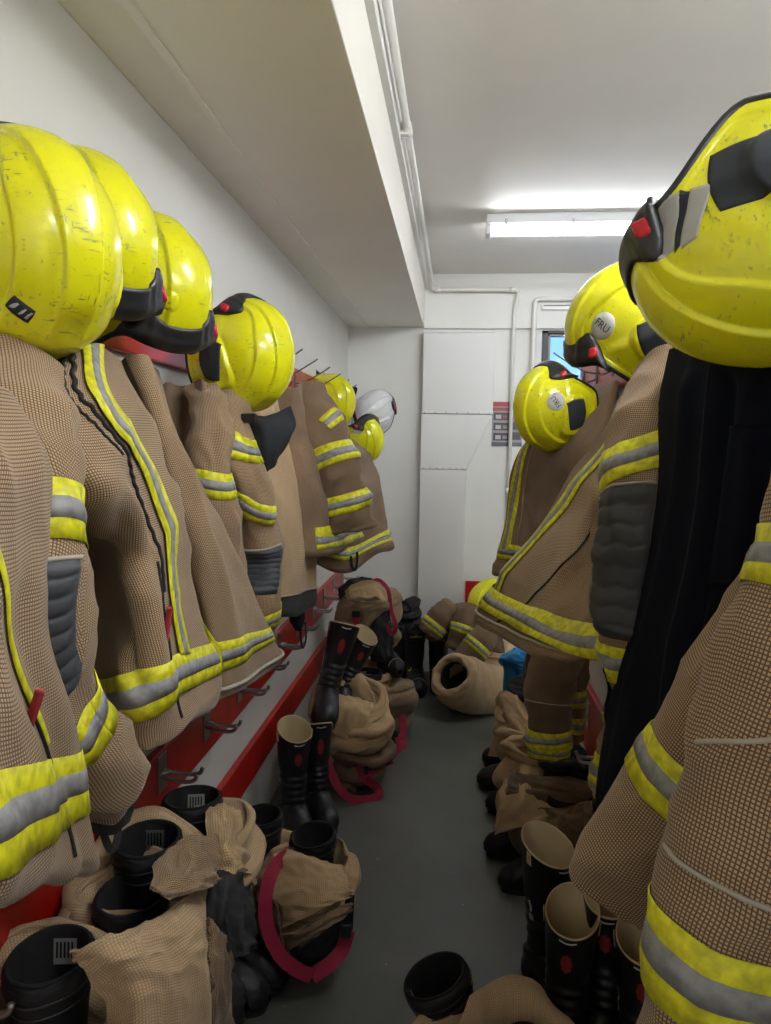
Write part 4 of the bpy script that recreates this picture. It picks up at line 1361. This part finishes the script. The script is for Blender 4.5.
_boots = {}
def boot_proto(kind, tab=False):
    """One boot with its parts at the origin; later ones are copies."""
    r = empty('rubber_boot' if kind.startswith('rubber') else 'fire_boot', (0, 0, 0))
    up, lin_ = ('rubber', 'welly_lining') if kind.startswith('rubber') else ('leather', 'boot_lining')
    rows = boot_geo(kind)
    c = Cloth(rows, True, [(.0012, 5, 9, 1.3)] if kind.startswith('rubber') else [(.003, 4, 7, 2.2), (.0015, 9, 16, 4.1)])
    Cloth.AMP = 1.0
    c.build('upper', M[up], r, 56, 110)
    top = rows[0]
    ctr = sum(top, Vector()) / 14
    def sc(f, dz): return [ctr + Vector(((p.x - ctr.x) * f, (p.y - ctr.y) * f, (p.z - ctr.z) * max(0, 1 + dz * 5))) + Vector((0, 0, dz)) for p in top]
    th = .05 if kind.startswith('rubber') else .09
    inn = Cloth([sc(1.0, -.004), sc(1.0, .002), sc(1 - th * .6, .004), sc(1 - th * 1.2, -.004), sc(.84, -.06), sc(.72, -.12), sc(.60, -.17), sc(.1, -.19)], True)
    inn.build('lining', M[lin_], r, 48, 36)
    # sole
    pts = []
    for k in range(40):
        a = 2 * PI * k / 40
        y = .085 + .158 * math.sin(a)
        w = .046 + .008 * math.sin((y + .07) / .31 * 2 * PI + 3.6)
        s_ = math.copysign(abs(math.cos(a)) ** .7, math.cos(a))
        pts.append((w * s_, y))
    prism('sole', pts, 0.0, .020, M['sole'], r, axis='z', bev=.003)
    prism('heel', [(.043 * math.cos(a), -.022 + .052 * math.sin(a)) for a in np.linspace(PI, 2 * PI, 15)] + [(.045, -.005), (-.045, -.005)], .0, .028, M['sole'], r, axis='z', bev=.003)
    if kind.startswith('rubber'):
        q = c.S([.25], [.10], .003)[0]
        # round emblem and a pale size tab on the shaft
        for u, v, rad, mt, nm in ((.25, .135, .0145, 'roundel', 'emblem'),):
            vs = [c.S([u], [v], .0035)[0]] + [c.S([u + rad * (1 + .08 * math.cos(8 * a)) * math.cos(a) / c.wlen * .86], [v + rad * (1 + .08 * math.cos(8 * a)) * math.sin(a) / c.hlen], .0015)[0] for a in np.linspace(0, 2 * PI, 49)[:-1]]
            e = mesh(nm, vs, [(0, 1 + i, 1 + (i + 1) % 48) for i in range(48)], M[mt], r)
        for s_ in (.02, .48):
            c.strip('pull_tab', [(s_, .012), (s_, .085)], .016, M['welly_lining'], r, .004, 10)
        c.strip('size_label', [(.0, .30), (.0, .345)], .016, M['label'], r, .002, 8)
        for i, v in enumerate((.20, .222, .244, .266)):
            c.strip('size_label', [(-.008, v), (.012, v)], .006, M['label'], r, .002, 6)
        c.strip('front_mark', [(.20, .055), (.25, .06), (.30, .055)], .004, M['label'], r, .002, 12)
    else:
        c.strip('reflective_trim', [(.17, .135), (.25, .125), (.33, .135)], .010, M['hi_yellow'], r, .002, 20)
        c.strip('toe_trim', [(.03, .845), (.14, .835), (.25, .830), (.36, .835), (.47, .845)], .004, M['hi_yellow'] if False else M['piping'], r, .002, 30)
        c.strip('ankle_flash', [(.10, .60), (.14, .655), (.165, .58)], .009, M['hi_yellow'], r, .002, 24)
        for v in (.12, .17): c.strip('collar_seam', [(u, v) for u in np.linspace(0, 1, 9)], .004, M['rubber'], r, .003, 48)
        f = .82
        y0 = ctr.y - .064
        v = [(-.020, y0, .315), (.020, y0, .315), (.020, y0 + .004, .270), (-.020, y0 + .004, .270)]
        mesh('size_label', v, [(0, 1, 2, 3), (3, 2, 1, 0)], M['label'], r, smooth=False)
        for i in range(5):
            x = -.014 + i * .0065
            mesh('label_print', [(x, y0 + .001, .309), (x + .0035, y0 + .001, .309), (x + .0035, y0 + .0035, .281), (x, y0 + .0035, .281)], [(0, 1, 2, 3), (3, 2, 1, 0)], M['ink'], r, smooth=False)
    return r


def boot(kind, label, loc, heading, tilt=(0, 0), group=None, scale=1.0, drop=()):
    """heading: direction of the toe in degrees (0 = +x, 90 = +y); tilt: (backwards, sideways) in radians."""
    if kind not in _boots:
        _boots[kind] = boot_proto(kind)
        r = _boots[kind]
        fresh = True
    else:
        p = _boots[kind]
        r = p.copy(); COL.objects.link(r)
        for ch in p.children:
            c = ch.copy(); COL.objects.link(c); c.parent = r
        fresh = False
    r.matrix_world = (Matrix.Translation(Vector(loc)) @ Matrix.Rotation(math.radians(heading - 90), 4, 'Z') @ Matrix.Rotation(tilt[0], 4, 'X')
                      @ Matrix.Rotation(tilt[1], 4, 'Y') @ Matrix.Scale(scale, 4))
    if drop and not fresh:
        for ch in list(r.children):
            if ch.name.split('.')[0] in drop: bpy.data.objects.remove(ch)
    return tag(r, label, 'boot', group)


# ------------------------------------------------------------------ trousers pushed down round their boots
def leg_roll(parent, c, rx, ry, z0, z1, seed, mat='tan_pale', tilt=(0, 0), nfold=3, amp=.014, open_r=.72, ang=0.0, depth=.09, flare=1.12, name='rolled_leg', slope=(0, 0), rough=1.0):
    """One trouser leg squashed into a thick crumpled roll with an open top. tilt leans the top in x, y."""
    rows = []
    H = z1 - z0
    if open_r > .55 and z1 - z0 < .34:
        rx, ry = max(rx, .128), max(ry, .122)
        open_r = min(max(open_r, .104 / min(rx, ry)), .86)
    prof = []
    m = 2 * nfold + 1
    for i in range(m):
        t = i / (m - 1)
        r = (.86 + (flare - .86) * t) + (amp / rx) * (1 if i % 2 else -1)
        prof.append((r, z0 + H * (.02 + .86 * t)))
    prof += [(flare * .99, z1 - H * .03), (flare * .90, z1 + .008), (open_r * 1.08, z1 - .002), (open_r, z1 - depth * .4), (open_r * .98, z1 - depth)]
    rnd = random.Random(int(seed * 100))
    for r, z in prof:
        t = (z - z0) / H
        jx, jy, jz = rnd.uniform(-.012, .012), rnd.uniform(-.012, .012), rnd.uniform(-.01, .01)
        rw = []
        for k in range(14):
            a = 2 * PI * k / 14 + ang
            w = 1 if (r <= open_r and z >= z1 - depth) else 1 + .10 * math.sin(2 * a + seed) + .06 * math.sin(3 * a + seed * 2.3)
            rw.append(Vector((c[0] + tilt[0] * t + jx + rx * r * w * math.cos(a), c[1] + tilt[1] * t + jy + ry * r * w * math.sin(a),
                              max(z + (jz * math.sin(a + seed) + .018 * math.sin(2 * a + seed * 1.7)) * min(t, 1) + (slope[0] * rx * math.cos(a) + slope[1] * ry * math.sin(a)) * min(max(t, 0), 1.1), .006))))
        rows.append(rw)
    Cloth.AMP = rough
    cl = Cloth(rows, True, [(.020, 4.5, 3.0, seed), (.008, 8, 9, seed + 3)])
    cl.build(name, M[mat], parent, 84, 80)
    return cl


def drape(parent, rows, mat, seed=1.0, name='draped_waist', wr=None, nu=60, nv=50, thick=.006, folds=()):
    Cloth.AMP = 1.0
    c = Cloth(rows, False, wr or [(.013, 3.0, 2.5, seed), (.005, 8, 7, seed + 2)], folds)
    # keep the outside towards the viewer side
    p, n = c.pn(np.array([.5]), np.array([.5]))
    if np.dot(n[0], np.array(CAM_O) - p[0]) < 0: c.sgn = -c.sgn
    c.build(name, M[mat], parent, nu, nv, thick=thick)
    return c


def buckle(parent, p, up=(0, 0, 1), size=.03):
    p = Vector(p)
    o = box('buckle', p - Vector((size * .5, size * .3, size * .7)), p + Vector((size * .5, size * .3, size * .7)), M['metal_buckle'], parent, .004)
    return o


def trousers(label, loc, group='trousers pushed down round boots'):
    return tag(empty('turnout_trousers', loc), label, 'trousers', group)


BG = 'fire boots standing in trousers'
NB = ('reflective_trim', 'toe_trim')
boot('leather', 'black fire boot with a yellow trim rising from the trousers with crimson braces', (-.415, 2.19, .03), 75, (.06, .0), BG)
# --- A and B: pairs hanging from the low hooks, nearest on the left
tA = trousers('pale tan trousers hung low on the left, nearest the camera, round two boots', (-.62, 1.2, .40))
boot('leather', 'black fire boot with a grey label inside, nearest of all on the left', (-.655, 1.10, .375), -82, (0, 0), BG, drop=NB)
boot('leather', 'black fire boot with a printed label, in the second tan roll from the camera', (-.605, 1.30, .362), -80, (0, 0), BG, drop=NB)
leg_roll(tA, (-.655, 1.10), .105, .105, .36, .635, 2.1, slope=(-.2, .2), rough=.7)
leg_roll(tA, (-.605, 1.302), .115, .105, .36, .625, 3.4, slope=(-.3, .35), open_r=.78, rough=.7)
drape(tA, [X((70, 950, -.60), (105, 940, -.545), (145, 928, -.51), (176, 905, -.495), (192, 884, -.50)), X((85, 965, -.58), (120, 958, -.51), (160, 945, -.475), (196, 925, -.455), (214, 912, -.47)),
           X((105, 1000, -.55), (138, 995, -.49), (175, 985, -.455), (205, 975, -.435), (224, 965, -.445)), X((110, 1090, -.55), (140, 1090, -.485), (175, 1090, -.455), (205, 1080, -.44), (227, 1075, -.445))], 'tan_pale', 4.2, nu=90, nv=70)
drape(tA, [X((92, 902, -.715), (120, 888, -.70), (150, 882, -.66), (180, 882, -.60), (196, 888, -.535)), X((92, 922, -.72), (122, 906, -.705), (152, 898, -.67), (180, 898, -.61), (200, 905, -.54))], 'tan_pale', 4.9, 'rolled_rim', nu=50, nv=14, thick=.012)
drape(tA, [X((206, 918, -.452), (214, 922, -.440), (220, 936, -.445)), X((208, 970, -.43), (217, 970, -.424), (227, 965, -.43)), X((206, 1040, -.430), (217, 1040, -.422), (228, 1030, -.428))], 'brown_dark', 5.3, 'outer_panel', nu=30, nv=40)
tB = trousers('tan trousers with a folded brown flap, hung low behind the nearest pair on the left', (-.6, 1.45, .40))
boot('leather', 'black fire boot with a grey tag inside, behind a tan rim below the low hook', (-.625, 1.42, .405), -80, (0, 0), BG, drop=NB)
boot('leather', 'wide black fire boot lying back under a white lettered label, beside the red board', (-.60, 1.60, .395), -78, (.10, 0), BG, drop=NB)
leg_roll(tB, (-.625, 1.422), .11, .095, .42, .665, 6.2, slope=(-.2, .3), rough=.7)
leg_roll(tB, (-.60, 1.585), .10, .085, .42, .665, 7.4, rough=.7)
drape(tB, [X((158, 868, -.54), (172, 850, -.53), (190, 838, -.51), (212, 836, -.49)), X((150, 888, -.51), (176, 880, -.49), (200, 868, -.475), (218, 866, -.46)), X((166, 898, -.49), (185, 896, -.47), (204, 890, -.46), (216, 884, -.452))], 'brown', 8.3, 'folded_flap', nu=40, nv=30)
drape(tB, [X((205, 812, -.56), (222, 804, -.53), (236, 815, -.50), (242, 832, -.49)), X((212, 850, -.51), (224, 845, -.48), (240, 850, -.465), (250, 862, -.465)), X((216, 885, -.49), (230, 876, -.46), (244, 875, -.45), (251, 886, -.455))], 'tan', 9.1, nu=44, nv=40)
drape(tB, [X((212, 876, -.49), (228, 868, -.465), (246, 872, -.46)), X((204, 915, -.475), (224, 910, -.435), (250, 915, -.44)), X((210, 955, -.47), (232, 958, -.43), (252, 948, -.44))], 'hem_grey', 3.1, 'dark_lining', nu=36, nv=36)
boot('leather', 'black fire boot toe with a brown seam, lowest at the left by the tan trousers', (-.665, 1.53, .285), -16, (.1, 0), 'boots under the left hooks', drop=NB)
boot('leather', 'black fire boot toe in the shadow beneath the dark lining on the left', (-.70, 1.80, .10), -10, (0, 0), 'boots under the left hooks', drop=NB)

# --- C: red braces, on the floor
tC = trousers('tan trousers with crimson braces standing on the floor at the left', (-.42, 2.15, 0))
boot('leather', 'black fire boot rising behind the crimson brace, left one of its pair', (-.60, 2.29, .02), 95, (0, -.05), BG)
leg_roll(tC, (-.43, 2.16), .125, .115, .05, .25, 11.2, 'tan', slope=(.1, .3))
leg_roll(tC, (-.57, 2.25), .105, .095, .04, .23, 12.4, 'tan')
drape(tC, [Y((262, 862, 2.08), (285, 848, 2.05), (318, 862, 2.02), (340, 868, 2.05)), Y((258, 890, 2.0), (290, 885, 1.96), (325, 890, 1.94), (350, 890, 2.0)), Y((276, 930, 1.97), (296, 922, 1.92), (325, 908, 1.91), (350, 898, 1.98))], 'tan', 13.1, 'folded_bib', nu=50, nv=40)
drape(tC, [Y((262, 872, 2.02), (268, 885, 1.99), (280, 905, 1.95)), Y((256, 910, 2.0), (266, 925, 1.96), (282, 930, 1.925)), Y((270, 945, 1.99), (280, 955, 1.95), (290, 950, 1.925))], 'brown_dark', 14.2, 'outer_panel', nu=24, nv=30)
drape(tC, [Y((280, 935, 1.925), (296, 930, 1.905), (325, 914, 1.90), (350, 902, 1.97)), Y((288, 950, 1.93), (300, 944, 1.90), (328, 926, 1.895), (352, 912, 1.965))], 'brown_dark', 15.2, 'waistband', nu=40, nv=14)
drape(tC, [Y((290, 948, 1.96), (310, 940, 1.945), (345, 915, 1.99)), Y((296, 975, 1.99), (315, 968, 1.97), (346, 945, 2.03))], 'hem_grey', 16.2, 'dark_lining', nu=30, nv=20)
strap('brace', [P(290, 852, y=2.07), P(274, 868, y=1.95), P(266, 895, y=1.90), P(267, 925, y=1.885), P(280, 955, y=1.885), P(298, 970, y=1.90), P(312, 976, y=1.92)], .038, M['webbing'], tC, up=(.3, -1, .35))
strap('brace', [P(312, 976, y=1.93), P(330, 964, y=1.94), P(342, 950, y=1.97), P(348, 930, y=1.985)], .040, M['webbing'], tC, up=(.1, -1, .5))
strap('brace', [P(288, 858, y=2.12), P(272, 858, y=2.2), P(262, 866, y=2.2), P(256, 880, y=2.1), P(252, 868, y=2.06)], .034, M['webbing'], tC, up=(.2, -1, .4))
strap('brace_tail', [P(348, 930, y=1.98), P(349, 912, y=1.97), P(350, 895, y=1.985)], .026, M['nomex'], tC, up=(.1, -1, .3))
buckle(tC, P(346, 930, y=1.965)); buckle(tC, P(288, 855, y=2.06))
boot('leather', 'black fire boot lying with its toe out from under the crimson braced trousers', (-.70, 2.02, 0), -14, (0, 0), 'boots under the left hooks', drop=NB)

# --- rubber boots on the left
RB = 'rubber boots on the left'
boot('rubber', 'black rubber boot with an open cream lined top, standing against the red board', (-.655, 2.88, 0), -62, (.0, -.04), RB, 1.10)
boot('rubber_high', 'black rubber boot half hidden behind its twin by the red board', (-.575, 3.01, 0), -64, (.05, -.02), RB, 1.02)
boot('rubber_high', 'black rubber boot hooked up slanting over the low red board, emblem in front', (-.615, 3.38, .335), -78, (-.10, -.24), RB, 1.12)
boot('rubber', 'black rubber boot hooked up slanting, its cream lining open to the aisle', (-.585, 3.50, .30), -70, (-.05, -.42), RB, 1.02)

# --- D, E: tan bundles further down the left side
def bundle_straps(t, pts_list, w=.035, up=(.2, -1, .5)):
    for pts in pts_list: strap('brace', pts, w, M['webbing'], t, up=up)
tD = trousers('tan trousers rolled like a nest with crimson braces trailing on the floor', (-.47, 3.38, 0))
leg_roll(tD, (-.47, 3.36), .155, .15, .06, .34, 21.1, 'tan', nfold=2, open_r=.70, amp=.010, slope=(-.1, .5), depth=.14, rough=1.2)
leg_roll(tD, (-.47, 3.37), .085, .085, .12, .34, 25.1, 'tan', nfold=1, open_r=.6, amp=.006, slope=(.2, .4), rough=1.0, name='inner_roll')
leg_roll(tD, (-.43, 3.33), .10, .10, .04, .22, 22.4, 'brown_dark', nfold=2)
for a, (x_, y_) in (('left', (-.50, 3.35)), ('right', (-.42, 3.44))):
    boot('leather', 'black boot deep in the nest of rolled tan trousers, %s' % ('towards the wall' if a == 'left' else 'towards the aisle'), (x_, y_, .0), 95, (0, 0), BG)
drape(tD, [P3 for P3 in ()] or [Y((318, 718, 3.22), (335, 735, 3.2), (355, 745, 3.2)), Y((322, 700, 3.3), (345, 705, 3.26), (366, 722, 3.24)), Y((340, 696, 3.42), (356, 700, 3.38), (374, 705, 3.36))], 'tan', 23.3, 'folded_seat', nu=40, nv=30)
bundle_straps(tD, [[P(322, 735, y=3.22), P(330, 770, y=3.12), P(345, 795, y=3.08), P(362, 800, z=.012), P(380, 797, z=.012)],
                   [P(380, 797, z=.014), P(378, 788, z=.03), P(366, 780, z=.10)],
                   [P(358, 760, y=3.2), P(364, 778, y=3.16), P(372, 772, y=3.2), P(380, 765, y=3.3), P(392, 760, y=3.35)],
                   [P(380, 768, y=3.3), P(395, 752, y=3.35), P(404, 743, y=3.4), P(398, 738, y=3.5)]])
drape(tD, [Y((330, 770, 3.25), (345, 775, 3.2), (355, 778, 3.22)), Y((332, 790, 3.22), (346, 795, 3.17), (356, 795, 3.2))], 'brown_dark', 24.4, 'trouser_end', nu=20, nv=16)
box('buckle', P(366, 770, y=3.17) - Vector((.012, .006, .02)), P(366, 770, y=3.17) + Vector((.012, .006, .02)), M['metal_buckle'], tD, .003)
tE = trousers('tan trousers slumped behind the rolled nest, dark slit across the top', (-.38, 3.95, 0))
leg_roll(tE, (-.40, 3.92), .17, .17, .02, .27, 31.2, 'brown', nfold=2, open_r=.55)
leg_roll(tE, (-.50, 4.02), .14, .13, .06, .30, 32.2, 'tan', nfold=2, open_r=.6)
strap('brace', [P(396, 700, y=3.85), P(402, 718, y=3.8), P(403, 735, y=3.76), P(396, 742, y=3.7)], .04, M['webbing'], tE, up=(.6, -1, .3))
boot('leather', 'black boot in the slumped trousers behind the rolled nest', (-.46, 3.96, 0), -50, (0, 0), BG)

# --- F: pack hung on the hooks at the end
tF = trousers('tan and black trousers bundled up on the end hook, crimson clip in front', (-.52, 4.2, .3))
leg_roll(tF, (-.50, 4.2), .19, .17, .42, .70, 41.2, 'brown', nfold=2, open_r=.5, flare=1.0)
drape(tF, [Y((345, 592, 4.02), (358, 583, 4.05), (375, 582, 4.08), (386, 590, 4.12)), Y((348, 600, 3.98), (362, 598, 3.96), (378, 598, 3.98), (388, 602, 4.05))], 'tan', 42.1, 'folded_bib', nu=36, nv=20)
drape(tF, [Y((342, 598, 4.0), (362, 602, 3.95), (380, 600, 3.97), (390, 604, 4.06)), Y((336, 615, 4.0), (358, 616, 3.94), (378, 608, 3.96), (389, 608, 4.05)), Y((335, 636, 4.02), (352, 640, 3.97), (364, 632, 3.95), (366, 620, 3.98))], 'brown', 43.4, 'outer_panel', nu=40, nv=30)
drape(tF, [Y((362, 612, 4.0), (376, 608, 3.98), (388, 608, 4.05)), Y((364, 640, 4.0), (378, 640, 3.97), (392, 638, 4.05)), Y((372, 660, 4.03), (382, 662, 4.0), (392, 656, 4.06))], 'hem_grey', 44.4, 'dark_lining', nu=30, nv=30)
drape(tF, [Y((338, 588, 4.1), (354, 578, 4.12), (372, 580, 4.15)), Y((340, 600, 4.08), (356, 588, 4.08), (374, 586, 4.1))], 'bag', 45.4, 'black_flap', nu=24, nv=16)
strap('brace', [P(355, 583, y=4.1), P(368, 584, y=4.06), P(378, 580, y=4.1), P(388, 590, y=4.05), P(391, 610, y=4.02), P(396, 626, y=4.0), P(392, 634, y=4.0), P(386, 624, y=3.97)], .022, M['webbing'], tF, up=(.2, -1, .3))
strap('brace', [P(356, 616, y=3.93), P(357, 626, y=3.93), P(358, 634, y=3.93)], .035, M['webbing'], tF, up=(0, -1, 0))
box('buckle', P(356, 614, y=3.93) - Vector((.022, .006, .018)), P(356, 614, y=3.93) + Vector((.022, .006, .018)), M['metal_buckle'], tF, .004)
boot('leather', 'black boot hanging under the bundled trousers on the end hook', (-.42, 4.18, .30), -60, (0, 0), BG)
# --- black bag in the corner, tall boots beside the duct
bg = tag(empty('kit_bag', (-.36, 4.95, 0)), 'black zipped kit bag standing in the far left corner', 'bag')
leg_roll(bg, (-.36, 4.97), .10, .10, .005, .36, 51.2, 'bag', nfold=1, open_r=.3, flare=1.0, amp=.004, depth=.03, name='bag_body')
leg_roll(bg, (-.36, 4.97), .115, .105, .33, .50, 52.2, 'bag', nfold=2, open_r=.3, flare=.98, amp=.008, depth=.03, name='bag_lid')
strap('bag_handle', [P(392, 612, y=4.85), P(398, 603, y=4.83), P(406, 603, y=4.83), P(412, 612, y=4.85)], .02, M['nomex'], bg, up=(0, -1, 0))
TB = 'tall yellow trimmed boots'
boot('leather', 'tall black boot with yellow flashes standing free, left of the pair by the duct', (-.262, 4.80, 0), -80, (0, 0), TB, 1.16)
boot('leather', 'tall black boot with yellow flashes standing by the coat on the floor', (-.105, 4.84, 0), -84, (0, 0), TB, 1.14)

# --- heap at the end of the aisle
tG = trousers('pale trousers rolled on their side at the end of the aisle, boot mouth facing out', (.02, 4.4, 0))
cl = Cloth(hem(rings([P(520, 690, y=4.72), P(500, 690, y=4.55), P(478, 688, y=4.40), P(460, 682, y=4.28), P(452, 676, y=4.22)], [(.11, .12), (.15, .15), (.17, .16), (.165, .155), (.135, .13)], (0, 0, 1), 12), .03, .12), True,
           [(.016, 3.5, 6, 61.1), (.007, 9, 14, 3.3)])
cl.build('rolled_leg', M['tan_pale'], tG, 84, 80)
boot('leather', 'black boot lying open mouthed inside the pale roll at the aisle end', (.078, 4.57, .115), 78, (1.22, 0), BG, 1.15, drop=NB)
leg_roll(tG, (.20, 4.62), .16, .13, .02, .30, 62.2, 'tan_pale', nfold=2, open_r=.5)
strap('brace', [P(462, 705, z=.01), P(472, 711, z=.01), P(482, 710, z=.012), P(490, 705, z=.03)], .035, M['webbing'], tG, up=(0, -.4, 1))
gc = tag(empty('turnout_coat', (.05, 4.75, .35)), 'brown coat thrown over the boots on the floor at the end of the aisle', 'coat', 'coats off the hooks')
bb = Cloth([Y((428, 640, 4.72), (432, 620, 4.75), (452, 606, 4.8), (470, 604, 4.85), (492, 612, 4.9)), Y((427, 636, 4.62), (440, 616, 4.6), (460, 606, 4.6), (480, 610, 4.65), (500, 622, 4.7)),
            Y((428, 638, 4.6), (444, 632, 4.56), (462, 632, 4.54), (482, 640, 4.52), (505, 650, 4.55)), Y((430, 642, 4.62), (446, 642, 4.6), (464, 650, 4.56), (486, 660, 4.55), (508, 668, 4.58))], False, [(.015, 4, 3, 71.1), (.006, 9, 8, 2.2)])
bb.build('body', M['brown_dark'], gc, 70, 50, thick=.012)
for path, rad, bands in (([P(452, 608, y=4.62), P(440, 618, y=4.57), P(430, 632, y=4.55)], [(.07, .08), (.075, .075), (.07, .06)], [(.78, .055)]),
                         ([P(470, 608, y=4.6), P(464, 628, y=4.52), P(456, 648, y=4.50)], [(.07, .07), (.075, .07), (.06, .055)], [(.55, .05)]),
                         ([P(512, 622, y=4.55), P(494, 626, y=4.45), P(478, 645, y=4.38), P(464, 662, y=4.36)], [(.06, .06), (.075, .065), (.08, .065), (.072, .05)], [(.70, .05)])):
    sleeve(gc, path, rad, 'brown_dark', (0, -1, .2), 9.0 + path[0].x * 5, bands=bands, wrist=False, nu=44, nv=50)
box('elbow_pad', P(489, 625, y=4.5) - Vector((.04, .02, .05)), P(489, 625, y=4.5) + Vector((.04, .03, .05)), M['pad'], gc, .02)

# --- blue holdall and black bag at the right end
bl = tag(empty('blue_bag', (.36, 3.95, 0)), 'bright blue cloth bag tucked behind the hanging trousers at the right', 'bag')
leg_roll(bl, (.335, 3.92), .07, .08, .004, .46, 81.1, 'blue', nfold=1, open_r=.3, amp=.006, name='bag_body')
bk = tag(empty('black_jacket', (.42, 3.6, 0)), 'black jacket heaped beside the blue bag at the right', 'jacket')
leg_roll(bk, (.455, 3.60), .07, .12, .004, .62, 82.1, 'nomex', nfold=2, open_r=.3, name='crumpled_cloth')
leg_roll(bk, (.39, 3.62), .09, .10, .004, .38, 83.1, 'nomex', nfold=2, open_r=.3, name='crumpled_cloth')

# --- right side bundles on the floor
tH = trousers('tan trousers collapsed over boots, farther pair along the right wall', (.33, 3.35, 0))
leg_roll(tH, (.36, 3.42), .14, .12, .06, .33, 91.2, 'tan', nfold=2)
leg_roll(tH, (.36, 3.18), .15, .12, .10, .34, 92.2, 'tan', nfold=2, open_r=.76)
drape(tH, [Y((497, 700, 3.5), (506, 690, 3.45), (518, 700, 3.4), (528, 715, 3.3)), Y((497, 728, 3.45), (510, 722, 3.3), (526, 728, 3.2), (540, 738, 3.15)), Y((490, 756, 3.4), (508, 758, 3.2), (528, 760, 3.1), (548, 752, 3.1))], 'tan', 93.3, nu=44, nv=44)
tI = trousers('tan trousers with a wide open waist, nearer pair along the right wall', (.36, 2.75, 0))
leg_roll(tI, (.42, 2.74), .16, .14, .05, .34, 95.2, 'brown_dark', nfold=2, open_r=.80)
leg_roll(tI, (.34, 2.90), .13, .12, .05, .37, 96.2, 'tan', nfold=2)
drape(tI, [Y((508, 775, 2.85), (524, 756, 2.85), (540, 765, 2.82), (548, 775, 2.75)), Y((500, 800, 2.72), (520, 788, 2.66), (540, 795, 2.62), (556, 805, 2.6)), Y((496, 835, 2.68), (520, 828, 2.58), (545, 822, 2.54), (585, 812, 2.52))], 'tan', 97.3, nu=50, nv=44)
drape(tI, [Y((540, 808, 2.58), (560, 808, 2.53), (592, 800, 2.52)), Y((538, 828, 2.54), (560, 830, 2.48), (594, 826, 2.47)), Y((540, 848, 2.54), (562, 855, 2.48), (596, 858, 2.47))], 'brown_dark', 98.3, 'outer_panel', nu=40, nv=40)
RF = 'boots under the right wall trousers'
for i, (x_, y_, h_, lb) in enumerate(((.40, 3.62, 188, 'farthest black boot toe poking out along the right wall'), (.37, 3.36, 184, 'black boot toe second from the far end along the right wall'), (.40, 3.14, 188, 'black boot toe third from the far end along the right wall'),
                                      (.38, 2.80, 190, 'black boot toe poking out below the wide open tan trousers'), (.42, 2.60, 196, 'black boot toe nearest under the open tan trousers on the right'))):
    boot('leather', lb, (x_, y_, 0), h_, (0, 0), RF, drop=('toe_trim', 'reflective_trim'))
nb2 = tag(empty('black_hood', (.44, 2.72, .25)), 'black cloth hood stuffed into the open tan trousers on the right', 'hood')
leg_roll(nb2, (.43, 2.74), .105, .10, .18, .40, 99.1, 'nomex', nfold=1, open_r=.2, amp=.006, flare=.95, depth=.02, name='crumpled_cloth')

RR = 'rubber boots on the right'
boot('rubber', 'black rubber boot with a wide cream rim, farthest of the group on the right', (.285, 2.10, 0), 300, (0, .0), RR, 1.12)
boot('rubber', 'black rubber boot with printed cream lining, nearest the aisle on the right', (.30, 1.83, 0), 255, (0, -.04), RR, 1.06)
boot('rubber', 'black rubber boot with a folded rim behind the coat cuff on the right', (.425, 1.90, 0), 250, (0, 0), RR, 1.1)
boot('rubber', 'black rubber boot mostly hidden behind the hanging coat cuff', (.475, 1.75, 0), 255, (0, 0), RR, 1.06)

# --- in the aisle at the bottom of the picture
tJ = trousers('pale tan trousers round a boot on the floor in the middle of the aisle', (.1, 1.62, 0))
leg_roll(tJ, (.045, 1.52), .115, .10, .02, .225, 101.2, 'tan_pale', slope=(.2, .2))
leg_roll(tJ, (.175, 1.52), .12, .10, .02, .27, 102.2, 'tan_pale', slope=(-.1, .2))
boot('leather', 'black fire boot leaning over in the aisle, white tag at its top', (.085, 1.705, 0), 20, (.36, 0), BG)
boot('leather', 'black fire boot in the pale roll at the bottom of the picture', (.175, 1.52, 0), 80, (0, 0), BG, .84)
fh = helmet('yellow fire helmet resting on the thrown down coat at the end of the aisle', P(490, 604, y=4.82), (-.35, -.35, .86), (-.6, -.6, -.4), 'helmet off the pegs', pods=False, silver=False, brow=False, scale=1.1)
